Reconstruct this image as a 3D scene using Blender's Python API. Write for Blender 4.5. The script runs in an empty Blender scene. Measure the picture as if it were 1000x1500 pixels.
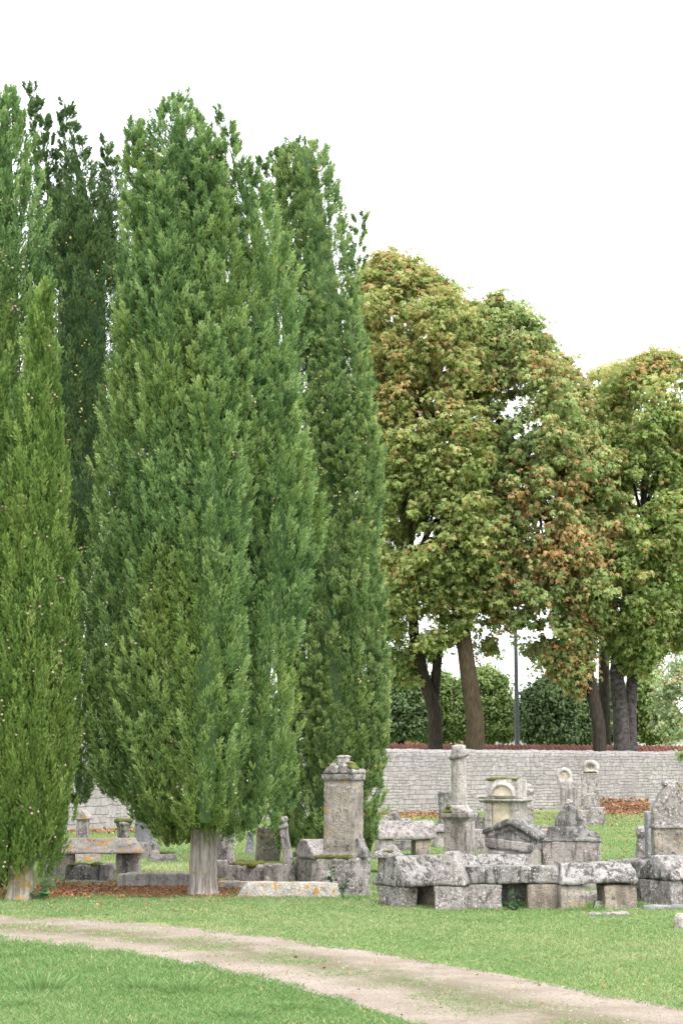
import bpy, bmesh, math, random
import numpy as np
from mathutils import Vector, Matrix, noise as mnoise

random.seed(7)
rng = np.random.default_rng(11)
R = math.radians
scene = bpy.context.scene
COL = scene.collection

# ------------------------------------------------------------------ camera
F, HZ, CAMH = 2500.0, 1122.0, 1.6            # focal length and horizon in photo pixels (1000 x 1500), eye height
PITCH = math.atan((HZ - 750.0) / F)
cd = bpy.data.cameras.new('camera')
cam = bpy.data.objects.new('camera', cd)
COL.objects.link(cam)
cam.location = (0, 0, CAMH)
cam.rotation_euler = (math.pi / 2 + PITCH, 0, 0)
cd.sensor_fit = 'VERTICAL'
cd.sensor_height = 36.0
cd.lens = F / 1500.0 * 36.0
cd.clip_end = 2000
scene.camera = cam
_cp, _sp = math.cos(PITCH), math.sin(PITCH)


def ray(px, py):
    r, u = (px - 500.0) / F, (750.0 - py) / F
    return Vector((r, _cp - u * _sp, _sp + u * _cp))


def G(px, py):                                # point of the flat ground
    d = ray(px, py)
    t = -CAMH / d.z
    return Vector((d.x * t, d.y * t, 0))


def W(px, py, Y):                             # point at depth Y
    d = ray(px, py)
    t = Y / d.y
    return Vector((d.x * t, Y, CAMH + d.z * t))


def project(P):                               # numpy points -> pixels
    x, y, z = P[:, 0], P[:, 1], P[:, 2] - CAMH
    fw = y * _cp + z * _sp
    up = -y * _sp + z * _cp
    return 500 + F * x / fw, 750 - F * up / fw


def S(py):                                    # pixels per metre on the ground at that row
    return (py - HZ) / CAMH


# ------------------------------------------------------------------ materials
def new_mat(name):
    m = bpy.data.materials.new(name)
    m.use_nodes = True
    nt = m.node_tree
    b = nt.nodes['Principled BSDF']
    b.inputs['Roughness'].default_value = 0.9
    b.inputs['Specular IOR Level'].default_value = 0.2
    return m, nt, b


def nd(nt, t, **kw):
    n = nt.nodes.new(t)
    for k, v in kw.items():
        if k in n.inputs:
            n.inputs[k].default_value = v
        else:
            setattr(n, k, v)
    return n


def noise_n(nt, vec, scale, detail=4, rough=0.55, dist=0.0):
    n = nd(nt, 'ShaderNodeTexNoise', Scale=scale, Detail=detail, Roughness=rough, Distortion=dist)
    nt.links.new(vec, n.inputs['Vector'])
    return n.outputs['Fac']


def ramp(nt, fac, a, b):                      # smooth 0..1 between a and b
    n = nd(nt, 'ShaderNodeMapRange', interpolation_type='SMOOTHSTEP')
    n.inputs['From Min'].default_value = a
    n.inputs['From Max'].default_value = b
    nt.links.new(fac, n.inputs['Value'])
    return n.outputs['Result']


def mix(nt, fac, a, b, mode='MIX'):
    n = nd(nt, 'ShaderNodeMix', data_type='RGBA', blend_type=mode)
    for sock, v in (('Factor', fac), ('A', a), ('B', b)):
        s = [q for q in n.inputs if q.name == sock and (q.type == ('VALUE' if sock == 'Factor' else 'RGBA'))][0]
        if isinstance(v, (int, float)):
            s.default_value = v
        elif isinstance(v, tuple):
            s.default_value = v if len(v) == 4 else v + (1,)
        else:
            nt.links.new(v, s)
    return [q for q in n.outputs if q.type == 'RGBA'][0]


def mul(nt, a, b, op='MULTIPLY'):
    n = nd(nt, 'ShaderNodeMath', operation=op)
    for i, v in enumerate((a, b)):
        if isinstance(v, (int, float)):
            n.inputs[i].default_value = v
        else:
            nt.links.new(v, n.inputs[i])
    return n.outputs[0]


def bump(nt, b, h, strength=0.5, dist=0.02):
    n = nd(nt, 'ShaderNodeBump', Strength=strength, Distance=dist)
    nt.links.new(h, n.inputs['Height'])
    nt.links.new(n.outputs[0], b.inputs['Normal'])


def pos(nt, sc=(1, 1, 1)):
    g = nd(nt, 'ShaderNodeNewGeometry')
    if sc == (1, 1, 1):
        return g.outputs['Position']
    m = nd(nt, 'ShaderNodeMapping')
    m.inputs['Scale'].default_value = sc
    nt.links.new(g.outputs['Position'], m.inputs['Vector'])
    return m.outputs[0]


def stone_mat(name, base, dark, white, orange=0.12, k_dark=0.5, k_white=0.5, streak=0.5):
    """weathered limestone: crusts of white lichen, black algae, orange lichen dots"""
    base, dark, white = [tuple(c * q for c in v) for v, q in ((base, 0.66), (dark, 0.42), (white, 0.76))]
    m, nt, b = new_mat(name)
    p = pos(nt)
    big = noise_n(nt, p, 2.6, 5, 0.6)
    mid = noise_n(nt, p, 11, 5, 0.65, 0.4)
    fine = noise_n(nt, p, 55, 4, 0.7)
    tone = mix(nt, ramp(nt, big, 0.32, 0.66), tuple(c * 0.7 for c in base), tuple(min(1, c * 1.22) for c in base))
    sp = noise_n(nt, pos(nt, (9, 9, 1.4)), 1.5, 5, 0.65)
    tone = mix(nt, mul(nt, ramp(nt, sp, 0.47, 0.6), streak), tone, dark)
    tone = mix(nt, mul(nt, ramp(nt, mid, 0.62 - 0.16 * k_dark, 0.72 - 0.12 * k_dark), 0.8), tone, dark)
    w = noise_n(nt, p, 27, 6, 0.72, 0.8)
    tone = mix(nt, mul(nt, ramp(nt, w, 0.655 - 0.14 * k_white, 0.715 - 0.12 * k_white), 0.8), tone, white)
    tone = mix(nt, mul(nt, ramp(nt, fine, 0.52, 0.68), 0.6), tone, tuple(c * 0.45 for c in dark))
    v = nd(nt, 'ShaderNodeTexVoronoi', Scale=26.0, Randomness=1.0)
    nt.links.new(p, v.inputs['Vector'])
    spot = mul(nt, ramp(nt, v.outputs['Distance'], 0.30, 0.2), ramp(nt, noise_n(nt, p, 4.5, 3), 0.5, 0.62))
    tone = mix(nt, mul(nt, spot, 0.8), tone, white)
    if orange > 0:
        o = noise_n(nt, p, 9, 5, 0.6, 0.5)
        tone = mix(nt, mul(nt, ramp(nt, o, 0.76 - 0.22 * orange, 0.80 - 0.2 * orange), 0.85), tone, (0.38, 0.205, 0.03))
    nt.links.new(tone, b.inputs['Base Color'])
    h = mul(nt, mul(nt, mid, 0.8), mul(nt, fine, 0.5), 'ADD')
    bump(nt, b, h, 1.0, 0.035)
    return m


M = {}
M['grey'] = stone_mat('lichen_limestone', (0.412, 0.375, 0.364), (0.133, 0.122, 0.121), (0.658, 0.629, 0.612), 0.2, 0.55, 0.55)
M['speckled'] = stone_mat('speckled_limestone', (0.380, 0.345, 0.333), (0.123, 0.111, 0.111), (0.719, 0.690, 0.677), 0.3, 0.7, 0.8, 0.3)
M['streaked'] = stone_mat('streaked_lid_limestone', (0.376, 0.355, 0.341), (0.099, 0.094, 0.089), (0.653, 0.630, 0.613), 0.2, 0.6, 0.6, 0.85)
M['dark'] = stone_mat('blackened_limestone', (0.307, 0.291, 0.282), (0.089, 0.084, 0.084), (0.614, 0.591, 0.574), 0.15, 0.7, 0.5, 0.7)
M['pale'] = stone_mat('pale_limestone', (0.576, 0.533, 0.503), (0.225, 0.203, 0.196), (0.761, 0.731, 0.718), 0.1, 0.3, 0.5, 0.4)
M['lichened'] = stone_mat('orange_lichened_limestone', (0.452, 0.411, 0.380), (0.174, 0.158, 0.148), (0.679, 0.639, 0.612), 1.0, 0.4, 0.5, 0.2)
M['kerb'] = stone_mat('white_lichened_kerb', (0.576, 0.538, 0.496), (0.246, 0.224, 0.201), (0.761, 0.731, 0.707), 0.98, 0.25, 0.7, 0.2)
M['warm'] = stone_mat('sheltered_limestone', (0.431, 0.365, 0.302), (0.206, 0.172, 0.148), (0.534, 0.487, 0.444), 0.1, 0.3, 0.2, 0.5)
M['brown'] = stone_mat('brown_limestone', (0.396, 0.350, 0.311), (0.169, 0.148, 0.134), (0.633, 0.601, 0.563), 0.6, 0.4, 0.55, 0.3)
M['rose'] = stone_mat('rosy_limestone', (0.404, 0.360, 0.345), (0.162, 0.140, 0.136), (0.646, 0.601, 0.587), 0.15, 0.35, 0.5, 0.7)
M['cream'] = stone_mat('cream_limestone', (0.740, 0.639, 0.507), (0.514, 0.436, 0.349), (0.802, 0.731, 0.633), 0.0, 0.0, 0.1, 0.15)
M['blue'] = stone_mat('smooth_bluish_stone', (0.371, 0.365, 0.397), (0.206, 0.203, 0.221), (0.566, 0.558, 0.581), 0.0, 0.2, 0.2, 0.3)


def moss_mat():
    m, nt, b = new_mat('moss')
    p = pos(nt)
    c = mix(nt, ramp(nt, noise_n(nt, p, 14, 5, 0.7), 0.35, 0.65), (0.04, 0.05, 0.01), (0.115, 0.125, 0.024))
    c = mix(nt, ramp(nt, noise_n(nt, p, 40, 3), 0.5, 0.75), c, (0.05, 0.04, 0.02))
    nt.links.new(c, b.inputs['Base Color'])
    bump(nt, b, noise_n(nt, p, 60, 3), 1.0, 0.02)
    return m


M['moss'] = moss_mat()


def leaf_mat(name, stops, rusts=None, trans=0.3):
    """foliage: per-leaf tint attribute picks the colour, 'rust' the withered share"""
    m, nt, b = new_mat(name)
    a = nd(nt, 'ShaderNodeAttribute', attribute_name='tint')
    cr = nd(nt, 'ShaderNodeValToRGB')
    el = cr.color_ramp.elements
    while len(el) < len(stops):
        el.new(0.5)
    for e, (x, c) in zip(el, stops):
        e.position = x
        e.color = c + (1,)
    nt.links.new(a.outputs['Fac'], cr.inputs['Fac'])
    c = cr.outputs['Color']
    if rusts:
        r = nd(nt, 'ShaderNodeAttribute', attribute_name='rust')
        rc = mix(nt, a.outputs['Fac'], rusts[0], rusts[1])
        c = mix(nt, r.outputs['Fac'], c, rc)
    b.inputs['Roughness'].default_value = 0.65
    b.inputs['Specular IOR Level'].default_value = 0.25
    nt.links.new(c, b.inputs['Base Color'])
    t = nd(nt, 'ShaderNodeBsdfTranslucent')
    tc = mix(nt, 0.5, c, (1.0, 1.0, 0.5), 'MULTIPLY')
    nt.links.new(tc, t.inputs['Color'])
    ms = nd(nt, 'ShaderNodeMixShader')
    ms.inputs[0].default_value = trans
    nt.links.new(b.outputs[0], ms.inputs[1])
    nt.links.new(t.outputs[0], ms.inputs[2])
    nt.links.new(ms.outputs[0], nt.nodes['Material Output'].inputs['Surface'])
    return m


M['cyp_yellow'] = leaf_mat('cypress_yellow_green', [(0, (0.05, 0.105, 0.028)), (0.5, (0.13, 0.225, 0.055)), (1, (0.28, 0.38, 0.12))], ((0.20, 0.29, 0.05), (0.36, 0.42, 0.12)), 0.42)
M['cyp_dark'] = leaf_mat('cypress_dark_green', [(0, (0.035, 0.075, 0.035)), (0.5, (0.085, 0.155, 0.066)), (1, (0.19, 0.27, 0.12))], ((0.20, 0.29, 0.05), (0.36, 0.42, 0.12)), 0.42)
M['cyp_mid'] = leaf_mat('cypress_mid_green', [(0, (0.045, 0.095, 0.038)), (0.5, (0.155, 0.27, 0.10)), (1, (0.38, 0.50, 0.23))], ((0.20, 0.29, 0.05), (0.36, 0.42, 0.12)), 0.42)
M['cyp_grey'] = leaf_mat('cypress_grey_green', [(0, (0.055, 0.11, 0.045)), (0.5, (0.18, 0.29, 0.115)), (1, (0.40, 0.49, 0.23))], ((0.20, 0.29, 0.05), (0.36, 0.42, 0.12)), 0.42)
RUST = ((0.38, 0.20, 0.09), (0.58, 0.38, 0.20))
M['maple'] = leaf_mat('yellowing_leaves', [(0, (0.13, 0.185, 0.05)), (0.5, (0.25, 0.32, 0.105)), (1, (0.48, 0.49, 0.21))], RUST, 0.5)
M['chestnut'] = leaf_mat('chestnut_leaves', [(0, (0.11, 0.165, 0.06)), (0.5, (0.24, 0.325, 0.12)), (1, (0.46, 0.50, 0.22))], RUST, 0.5)
M['green'] = leaf_mat('broad_green_leaves', [(0, (0.12, 0.185, 0.05)), (0.5, (0.255, 0.345, 0.11)), (1, (0.47, 0.50, 0.21))], RUST, 0.5)
M['linden'] = leaf_mat('linden_leaves', [(0, (0.08, 0.14, 0.04)), (0.5, (0.16, 0.23, 0.07)), (1, (0.26, 0.33, 0.11))], None, 0.25)
M['linden_dark'] = leaf_mat('dark_linden_leaves', [(0, (0.045, 0.08, 0.032)), (0.5, (0.085, 0.135, 0.052)), (1, (0.15, 0.21, 0.085))], None, 0.2)
M['willow'] = leaf_mat('silvery_leaves', [(0, (0.14, 0.20, 0.10)), (0.5, (0.28, 0.36, 0.20)), (1, (0.42, 0.50, 0.30))], RUST, 0.45)
M['weed'] = leaf_mat('weed_leaves', [(0, (0.05, 0.12, 0.04)), (0.5, (0.09, 0.2, 0.08)), (1, (0.15, 0.28, 0.13))], None, 0.3)
M['ivy'] = leaf_mat('ivy_leaves', [(0, (0.02, 0.05, 0.025)), (1, (0.05, 0.11, 0.04))], None, 0.1)
M['grass'] = leaf_mat('grass_blades', [(0, (0.09, 0.18, 0.056)), (0.45, (0.155, 0.255, 0.095)), (0.8, (0.245, 0.305, 0.15)), (1, (0.40, 0.36, 0.21))], None, 0.35)
M['litter'] = leaf_mat('dead_leaves', [(0, (0.13, 0.06, 0.035)), (0.5, (0.27, 0.12, 0.06)), (1, (0.42, 0.22, 0.11))], None, 0.1)
M['litter_orange'] = leaf_mat('orange_dead_leaves', [(0, (0.12, 0.065, 0.04)), (0.5, (0.25, 0.12, 0.065)), (1, (0.36, 0.23, 0.12))], None, 0.1)


def plain(name, c1, c2, scale=8.0, rough=0.9, bs=0.4, sc=(1, 1, 1)):
    m, nt, b = new_mat(name)
    p = pos(nt, sc)
    n = noise_n(nt, p, scale, 5, 0.65)
    nt.links.new(mix(nt, ramp(nt, n, 0.32, 0.68), c1, c2), b.inputs['Base Color'])
    b.inputs['Roughness'].default_value = rough
    bump(nt, b, n, bs, 0.02)
    return m


M['cone'] = plain('cypress_cones', (0.15, 0.105, 0.07), (0.36, 0.29, 0.235), 9)
M['cone_yellow'] = plain('unripe_cypress_cones', (0.22, 0.19, 0.07), (0.36, 0.31, 0.14), 9)
M['bark_dark'] = plain('dark_bark', (0.017, 0.014, 0.011), (0.041, 0.034, 0.026), 4, 0.95, 0.9, (3, 3, 0.8))
M['bark_brown'] = plain('mossy_brown_bark', (0.028, 0.021, 0.013), (0.060, 0.046, 0.026), 4, 0.95, 0.9, (3, 3, 0.8))
M['bark_spot'] = plain('speckled_bark', (0.024, 0.020, 0.019), (0.082, 0.072, 0.070), 7, 0.95, 0.9)
M['tile'] = plain('red_roof_tile', (0.120, 0.045, 0.033), (0.216, 0.096, 0.072), 3)
M['render_orange'] = plain('ochre_render', (0.372, 0.216, 0.132), (0.408, 0.252, 0.162), 2)
M['render_pink'] = plain('pink_render', (0.372, 0.252, 0.216), (0.408, 0.288, 0.252), 2)
M['render_white'] = plain('white_render', (0.555, 0.555, 0.570), (0.600, 0.600, 0.615), 2)
M['glass'] = plain('window_glass', (0.05, 0.06, 0.07), (0.08, 0.09, 0.1), 1, 0.15, 0.0)
M['concrete'] = plain('concrete_post', (0.120, 0.120, 0.126), (0.168, 0.168, 0.174), 8)
M['metal'] = plain('grey_lamp_metal', (0.07, 0.075, 0.08), (0.1, 0.105, 0.11), 8, 0.6)


def trunk_mat(name, c1, c2, lichen):
    m, nt, b = new_mat(name)
    p = pos(nt, (10, 10, 0.7))
    n = noise_n(nt, p, 2.4, 5, 0.6)
    c = mix(nt, ramp(nt, n, 0.33, 0.66), c1, c2)
    q = pos(nt)
    c = mix(nt, mul(nt, ramp(nt, noise_n(nt, q, 22, 4, 0.7), 0.55, 0.72), 0.6), c, (0.363, 0.350, 0.317))
    c = mix(nt, mul(nt, ramp(nt, noise_n(nt, q, 8, 4, 0.6), 0.72 - 0.22 * lichen, 0.76 - 0.2 * lichen), 0.8), c, (0.277, 0.178, 0.040))
    nt.links.new(c, b.inputs['Base Color'])
    bump(nt, b, n, 0.8, 0.03)
    return m


M['trunk_grey'] = trunk_mat('grey_cypress_bark', (0.162, 0.135, 0.118), (0.402, 0.363, 0.338), 0.35)
M['trunk_lichen'] = trunk_mat('lichened_cypress_bark', (0.173, 0.146, 0.113), (0.364, 0.320, 0.267), 0.95)


def wall_mat(name, bw, rh):
    m, nt, b = new_mat(name)
    uv = nd(nt, 'ShaderNodeUVMap', uv_map='uv').outputs[0]
    p = pos(nt)
    nn = nd(nt, 'ShaderNodeTexNoise', Scale=2.2, Detail=6.0, Roughness=0.65)
    nt.links.new(p, nn.inputs['Vector'])
    off = nd(nt, 'ShaderNodeVectorMath', operation='MULTIPLY_ADD')
    nt.links.new(nn.outputs['Color'], off.inputs[0])
    off.inputs[1].default_value = (0.3, 0.10, 0)
    nt.links.new(uv, off.inputs[2])
    def bricks(w_, r_, sq):
        br = nd(nt, 'ShaderNodeTexBrick', offset=0.45, squash=sq, squash_frequency=3)
        nt.links.new(off.outputs[0], br.inputs['Vector'])
        for k_, v_ in (('Color1', (0.254, 0.237, 0.226, 1)), ('Color2', (0.334, 0.315, 0.305, 1)), ('Mortar', (0.129, 0.118, 0.111, 1)), ('Scale', 1.0), ('Mortar Size', 0.010), ('Mortar Smooth', 0.7), ('Bias', 0.0), ('Brick Width', w_), ('Row Height', r_)):
            br.inputs[k_].default_value = v_
        return br
    b1, b2 = bricks(bw, rh, 1.4), bricks(bw * 1.5, rh * 1.55, 0.8)
    sel = ramp(nt, noise_n(nt, p, 0.9, 3), 0.50, 0.53)
    bcol = mix(nt, sel, b1.outputs['Color'], b2.outputs['Color'])
    bfac = mix(nt, sel, b1.outputs['Fac'], b2.outputs['Fac'])
    sep = nd(nt, 'ShaderNodeSeparateXYZ')
    nt.links.new(p, sep.inputs[0])
    up = ramp(nt, mul(nt, sep.outputs[2], mul(nt, noise_n(nt, p, 1.2, 4), 0.8), 'ADD'), 1.55, 2.15)
    rough = mix(nt, ramp(nt, noise_n(nt, p, 9, 6, 0.7), 0.38, 0.62), (0.178, 0.165, 0.162), (0.324, 0.312, 0.310))
    c = mix(nt, mul(nt, up, 0.75), bcol, rough)
    c = mix(nt, mul(nt, ramp(nt, noise_n(nt, p, 7, 6, 0.7), 0.47, 0.62), 0.7), c, (0.145, 0.138, 0.138))
    c = mix(nt, mul(nt, ramp(nt, noise_n(nt, p, 14, 5, 0.7), 0.55, 0.68), 0.55), c, (0.399, 0.395, 0.399))
    c = mix(nt, mul(nt, ramp(nt, noise_n(nt, p, 0.55, 3), 0.48, 0.66), 0.35), c, (0.178, 0.165, 0.164))
    nt.links.new(c, b.inputs['Base Color'])
    h = mul(nt, mul(nt, bfac, -1.0), mul(nt, noise_n(nt, p, 12, 5, 0.7), 0.9), 'ADD')
    bump(nt, b, h, 0.9, 0.04)
    return m


M['wall_near'] = wall_mat('coursed_limestone_blocks', 0.5, 0.21)
M['wall_far'] = wall_mat('coursed_limestone_rubble', 0.30, 0.105)


def ground_mat():
    m, nt, b = new_mat('lawn_soil')
    p = pos(nt)
    c = mix(nt, ramp(nt, noise_n(nt, p, 1.1, 5, 0.6), 0.35, 0.65), (0.115, 0.165, 0.05), (0.20, 0.235, 0.085))
    c = mix(nt, ramp(nt, noise_n(nt, p, 0.35, 4, 0.6), 0.48, 0.68), c, (0.27, 0.26, 0.12))
    c = mix(nt, mul(nt, ramp(nt, noise_n(nt, p, 16, 4, 0.7), 0.5, 0.7), 0.6), c, (0.10, 0.115, 0.045))
    nt.links.new(c, b.inputs['Base Color'])
    bump(nt, b, noise_n(nt, p, 20, 4), 0.8, 0.04)
    return m


M['ground'] = ground_mat()


def path_mat():
    m, nt, b = new_mat('pale_gravel')
    p = pos(nt)
    c = mix(nt, ramp(nt, noise_n(nt, p, 1.6, 5, 0.65), 0.35, 0.65), (0.204, 0.163, 0.130), (0.282, 0.238, 0.202))
    c = mix(nt, mul(nt, ramp(nt, noise_n(nt, p, 28, 4, 0.75), 0.5, 0.7), 0.6), c, (0.145, 0.116, 0.093))
    c = mix(nt, mul(nt, ramp(nt, noise_n(nt, p, 60, 3, 0.7), 0.58, 0.7), 0.7), c, (0.341, 0.311, 0.291))
    a = nd(nt, 'ShaderNodeAttribute', attribute_name='strip')
    mk = mul(nt, a.outputs['Fac'], ramp(nt, noise_n(nt, p, 2.2, 5, 0.7), 0.30, 0.54))
    earth = mix(nt, ramp(nt, noise_n(nt, p, 6, 5, 0.7), 0.4, 0.62), (0.131, 0.107, 0.074), (0.114, 0.115, 0.054))
    c = mix(nt, mk, c, earth)
    nt.links.new(c, b.inputs['Base Color'])
    bump(nt, b, noise_n(nt, p, 40, 5, 0.7), 0.8, 0.02)
    return m


M['path'] = path_mat()
M['pebble'] = plain('pebbles', (0.16, 0.13, 0.10), (0.36, 0.31, 0.255), 30)
M['earth'] = plain('bare_needle_soil', (0.13, 0.085, 0.06), (0.24, 0.15, 0.105), 9)


# ------------------------------------------------------------------ object helpers
def tag(o, label=None, cat=None, group=None, kind=None):
    if label: o['label'] = label
    if cat: o['category'] = cat
    if group: o['group'] = group
    if kind or cat: o['kind'] = kind or 'thing'
    return o


def empty(name, loc, rz=0.0, label=None, cat=None, group=None):
    o = bpy.data.objects.new(name, None)
    COL.objects.link(o)
    o.location = loc
    o.rotation_euler = (0, 0, rz)
    o.empty_display_size = 0.2
    return tag(o, label, cat, group)


def link(name, me, mat, parent=None):
    o = bpy.data.objects.new(name, me)
    COL.objects.link(o)
    for m in (mat if isinstance(mat, (list, tuple)) else [mat]):
        me.materials.append(m)
    if parent is not None:
        o.parent = parent
    return o


def np_mesh(name, V, Fc, attrs=None, smooth=False):
    V = np.ascontiguousarray(V, dtype=np.float32)
    Fc = np.ascontiguousarray(Fc, dtype=np.int32)
    n, k = Fc.shape
    me = bpy.data.meshes.new(name)
    me.vertices.add(len(V))
    me.vertices.foreach_set('co', V.ravel())
    me.loops.add(n * k)
    me.loops.foreach_set('vertex_index', Fc.ravel())
    me.polygons.add(n)
    me.polygons.foreach_set('loop_start', np.arange(0, n * k, k, dtype=np.int32))
    me.polygons.foreach_set('loop_total', np.full(n, k, dtype=np.int32))
    me.polygons.foreach_set('use_smooth', np.full(n, smooth, dtype=bool))
    for a, v in (attrs or {}).items():
        at = me.attributes.new(a, 'FLOAT', 'POINT')
        at.data.foreach_set('value', np.ascontiguousarray(v, dtype=np.float32))
    me.update(calc_edges=True)
    me.validate()
    return me


class Sh:
    """closed solids gathered in one bmesh; build() fuses them into one worn stone"""
    def __init__(s):
        s.bm = bmesh.new()

    def _hull(s, vs, faces):
        v = [s.bm.verts.new(p) for p in vs]
        for f in faces:
            s.bm.faces.new([v[i] for i in f])
        return v

    def box(s, cx, cy, z0, sx, sy, h, tx=1.0, ty=1.0):
        a, b = sx / 2, sy / 2
        lo = [(cx - a, cy - b, z0), (cx + a, cy - b, z0), (cx + a, cy + b, z0), (cx - a, cy + b, z0)]
        hi = [(cx - a * tx, cy - b * ty, z0 + h), (cx + a * tx, cy - b * ty, z0 + h), (cx + a * tx, cy + b * ty, z0 + h), (cx - a * tx, cy + b * ty, z0 + h)]
        s._hull(lo + hi, [(3, 2, 1, 0), (4, 5, 6, 7), (0, 1, 5, 4), (1, 2, 6, 5), (2, 3, 7, 6), (3, 0, 4, 7)])
        return s

    def prism(s, pts, y0, y1):                # outline in x-z, counter-clockwise
        n = len(pts)
        vs = [(x, y0, z) for x, z in pts] + [(x, y1, z) for x, z in pts]
        s._hull(vs, [tuple(range(n)), tuple(reversed(range(n, 2 * n)))] + [((i + 1) % n, i, n + i, n + (i + 1) % n) for i in range(n)])
        return s

    def prismx(s, pts, x0, x1, sl=0.0, z_rise=0.0):   # outline in y-z, along x; sl draws the ridge in at both ends
        n = len(pts)
        zm = max(z for _, z in pts)
        z0 = min(z for _, z in pts)
        k = lambda z: sl * (z - z0) / max(1e-6, zm - z0)
        vs = [(x0 + k(z), y, z) for y, z in pts] + [(x1 - k(z), y, z + z_rise) for y, z in pts]
        s._hull(vs, [tuple(reversed(range(n))), tuple(range(n, 2 * n))] + [(i, (i + 1) % n, n + (i + 1) % n, n + i) for i in range(n)])
        return s

    def lathe(s, cx, cy, prof, seg=24, flute=0.0, nf=9):
        rings = []
        for r, z in prof:
            ring = []
            for i in range(seg):
                a = 2 * math.pi * i / seg
                q = r * (1 + flute * math.cos(a * nf))
                ring.append(s.bm.verts.new((cx + q * math.cos(a), cy + q * math.sin(a), z)))
            rings.append(ring)
        s.bm.faces.new(list(reversed(rings[0])))
        s.bm.faces.new(rings[-1])
        for a, b in zip(rings, rings[1:]):
            for i in range(seg):
                j = (i + 1) % seg
                s.bm.faces.new((a[i], a[j], b[j], b[i]))
        return s

    def disc(s, cx, cz, r, y0, y1, seg=20, a0=0.0, a1=2 * math.pi):     # drum lying along y
        full = a1 - a0 > 6.2
        n = seg if full else seg + 1
        pts = [(cx + r * math.cos(a0 + (a1 - a0) * i / seg), cz + r * math.sin(a0 + (a1 - a0) * i / seg)) for i in range(n)]
        return s.prism(pts, y0, y1)

    def ball(s, c, r):
        q = bmesh.ops.create_icosphere(s.bm, subdivisions=2, radius=1.0)
        rr = r if isinstance(r, tuple) else (r, r, r)
        bmesh.ops.scale(s.bm, vec=rr, verts=q['verts'])
        bmesh.ops.translate(s.bm, vec=c, verts=q['verts'])
        return s

    def tilt(s, ax=0.0, ay=0.0, pivot=(0, 0, 0)):
        mtx = Matrix.Translation(pivot) @ Matrix.Rotation(ay, 4, 'Y') @ Matrix.Rotation(ax, 4, 'X') @ Matrix.Translation(-Vector(pivot))
        bmesh.ops.transform(s.bm, matrix=mtx, verts=s.bm.verts)
        return s

    def turn(s, az, at=(0, 0, 0)):
        bmesh.ops.transform(s.bm, matrix=Matrix.Translation(at) @ Matrix.Rotation(az, 4, 'Z'), verts=s.bm.verts)
        return s

    def build(s, name, mat, parent, vox=0.02, rough=0.010, smooth=2, freq=1.0):
        me = bpy.data.meshes.new(name)
        s.bm.normal_update()
        s.bm.to_mesh(me)
        s.bm.free()
        t = bpy.data.objects.new('tmp', me)
        COL.objects.link(t)
        md = t.modifiers.new('r', 'REMESH')
        md.mode = 'VOXEL'
        md.voxel_size = vox
        if smooth:
            sm = t.modifiers.new('s', 'SMOOTH')
            sm.factor = 0.5
            sm.iterations = smooth
        dg = bpy.context.evaluated_depsgraph_get()
        out = bpy.data.meshes.new_from_object(t.evaluated_get(dg))
        bpy.data.objects.remove(t)
        bpy.data.meshes.remove(me)
        n = len(out.vertices)
        co = np.empty(n * 3, dtype=np.float32)
        no = np.empty(n * 3, dtype=np.float32)
        out.vertices.foreach_get('co', co)
        out.vertices.foreach_get('normal', no)
        co = co.reshape(-1, 3)
        no = no.reshape(-1, 3)
        sd = random.uniform(0, 90)
        f1, f2, f3 = 5.0 * freq, 14.0 * freq, 32.0 * freq
        d = np.empty(n, dtype=np.float32)
        for i in range(n):
            x, y, z = co[i].tolist()
            d[i] = (mnoise.noise((x * f1 + sd, y * f1, z * f1)) + 0.55 * mnoise.noise((x * f2, y * f2 + sd, z * f2))
                    + 0.3 * mnoise.noise((x * f3, y * f3, z * f3 + sd)))
        co = co + no * (d * rough)[:, None]
        out.vertices.foreach_set('co', co.ravel())
        out.polygons.foreach_set('use_smooth', np.ones(len(out.polygons), dtype=bool))
        out.update()
        out.name = name
        return link(name, out, mat, parent)


def tube_np(pts, rad, seg=8):
    """tapered tube through points -> (V, quads)"""
    P = np.array([tuple(p) for p in pts], dtype=float)
    n = len(P)
    V = np.zeros((n, seg, 3))
    for i in range(n):
        d = P[min(i + 1, n - 1)] - P[max(i - 1, 0)]
        d /= np.linalg.norm(d) + 1e-9
        a = np.array((1.0, 0, 0)) if abs(d[0]) < 0.8 else np.array((0, 1.0, 0))
        u = np.cross(d, a); u /= np.linalg.norm(u)
        v = np.cross(d, u)
        for j in range(seg):
            t = 2 * math.pi * j / seg
            V[i, j] = P[i] + rad[i] * (math.cos(t) * u + math.sin(t) * v)
    Fq = []
    for i in range(n - 1):
        for j in range(seg):
            k = (j + 1) % seg
            Fq.append((i * seg + j, i * seg + k, (i + 1) * seg + k, (i + 1) * seg + j))
    return V.reshape(-1, 3), np.array(Fq)


def join_np(items):
    Vs, Fs, o = [], [], 0
    for v, f in items:
        Vs.append(v); Fs.append(f + o); o += len(v)
    return np.concatenate(Vs), np.concatenate(Fs)


def unit(a):
    return a / (np.linalg.norm(a, axis=-1, keepdims=True) + 1e-9)


def blades(O, A, L, wid, curve=None):
    """one kite quad per row: base O, axis A, length L, half width wid"""
    n = len(O)
    r = rng.normal(size=(n, 3))
    s = unit(np.cross(A, r)) * wid[:, None]
    mid = O + A * (L * 0.5)[:, None]
    tip = O + A * L[:, None]
    if curve is not None:
        tip = tip + curve
    V = np.stack([O, mid + s, tip, mid - s], axis=1).reshape(-1, 3)
    Fq = np.arange(4 * n).reshape(-1, 4)
    return V, Fq


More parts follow.
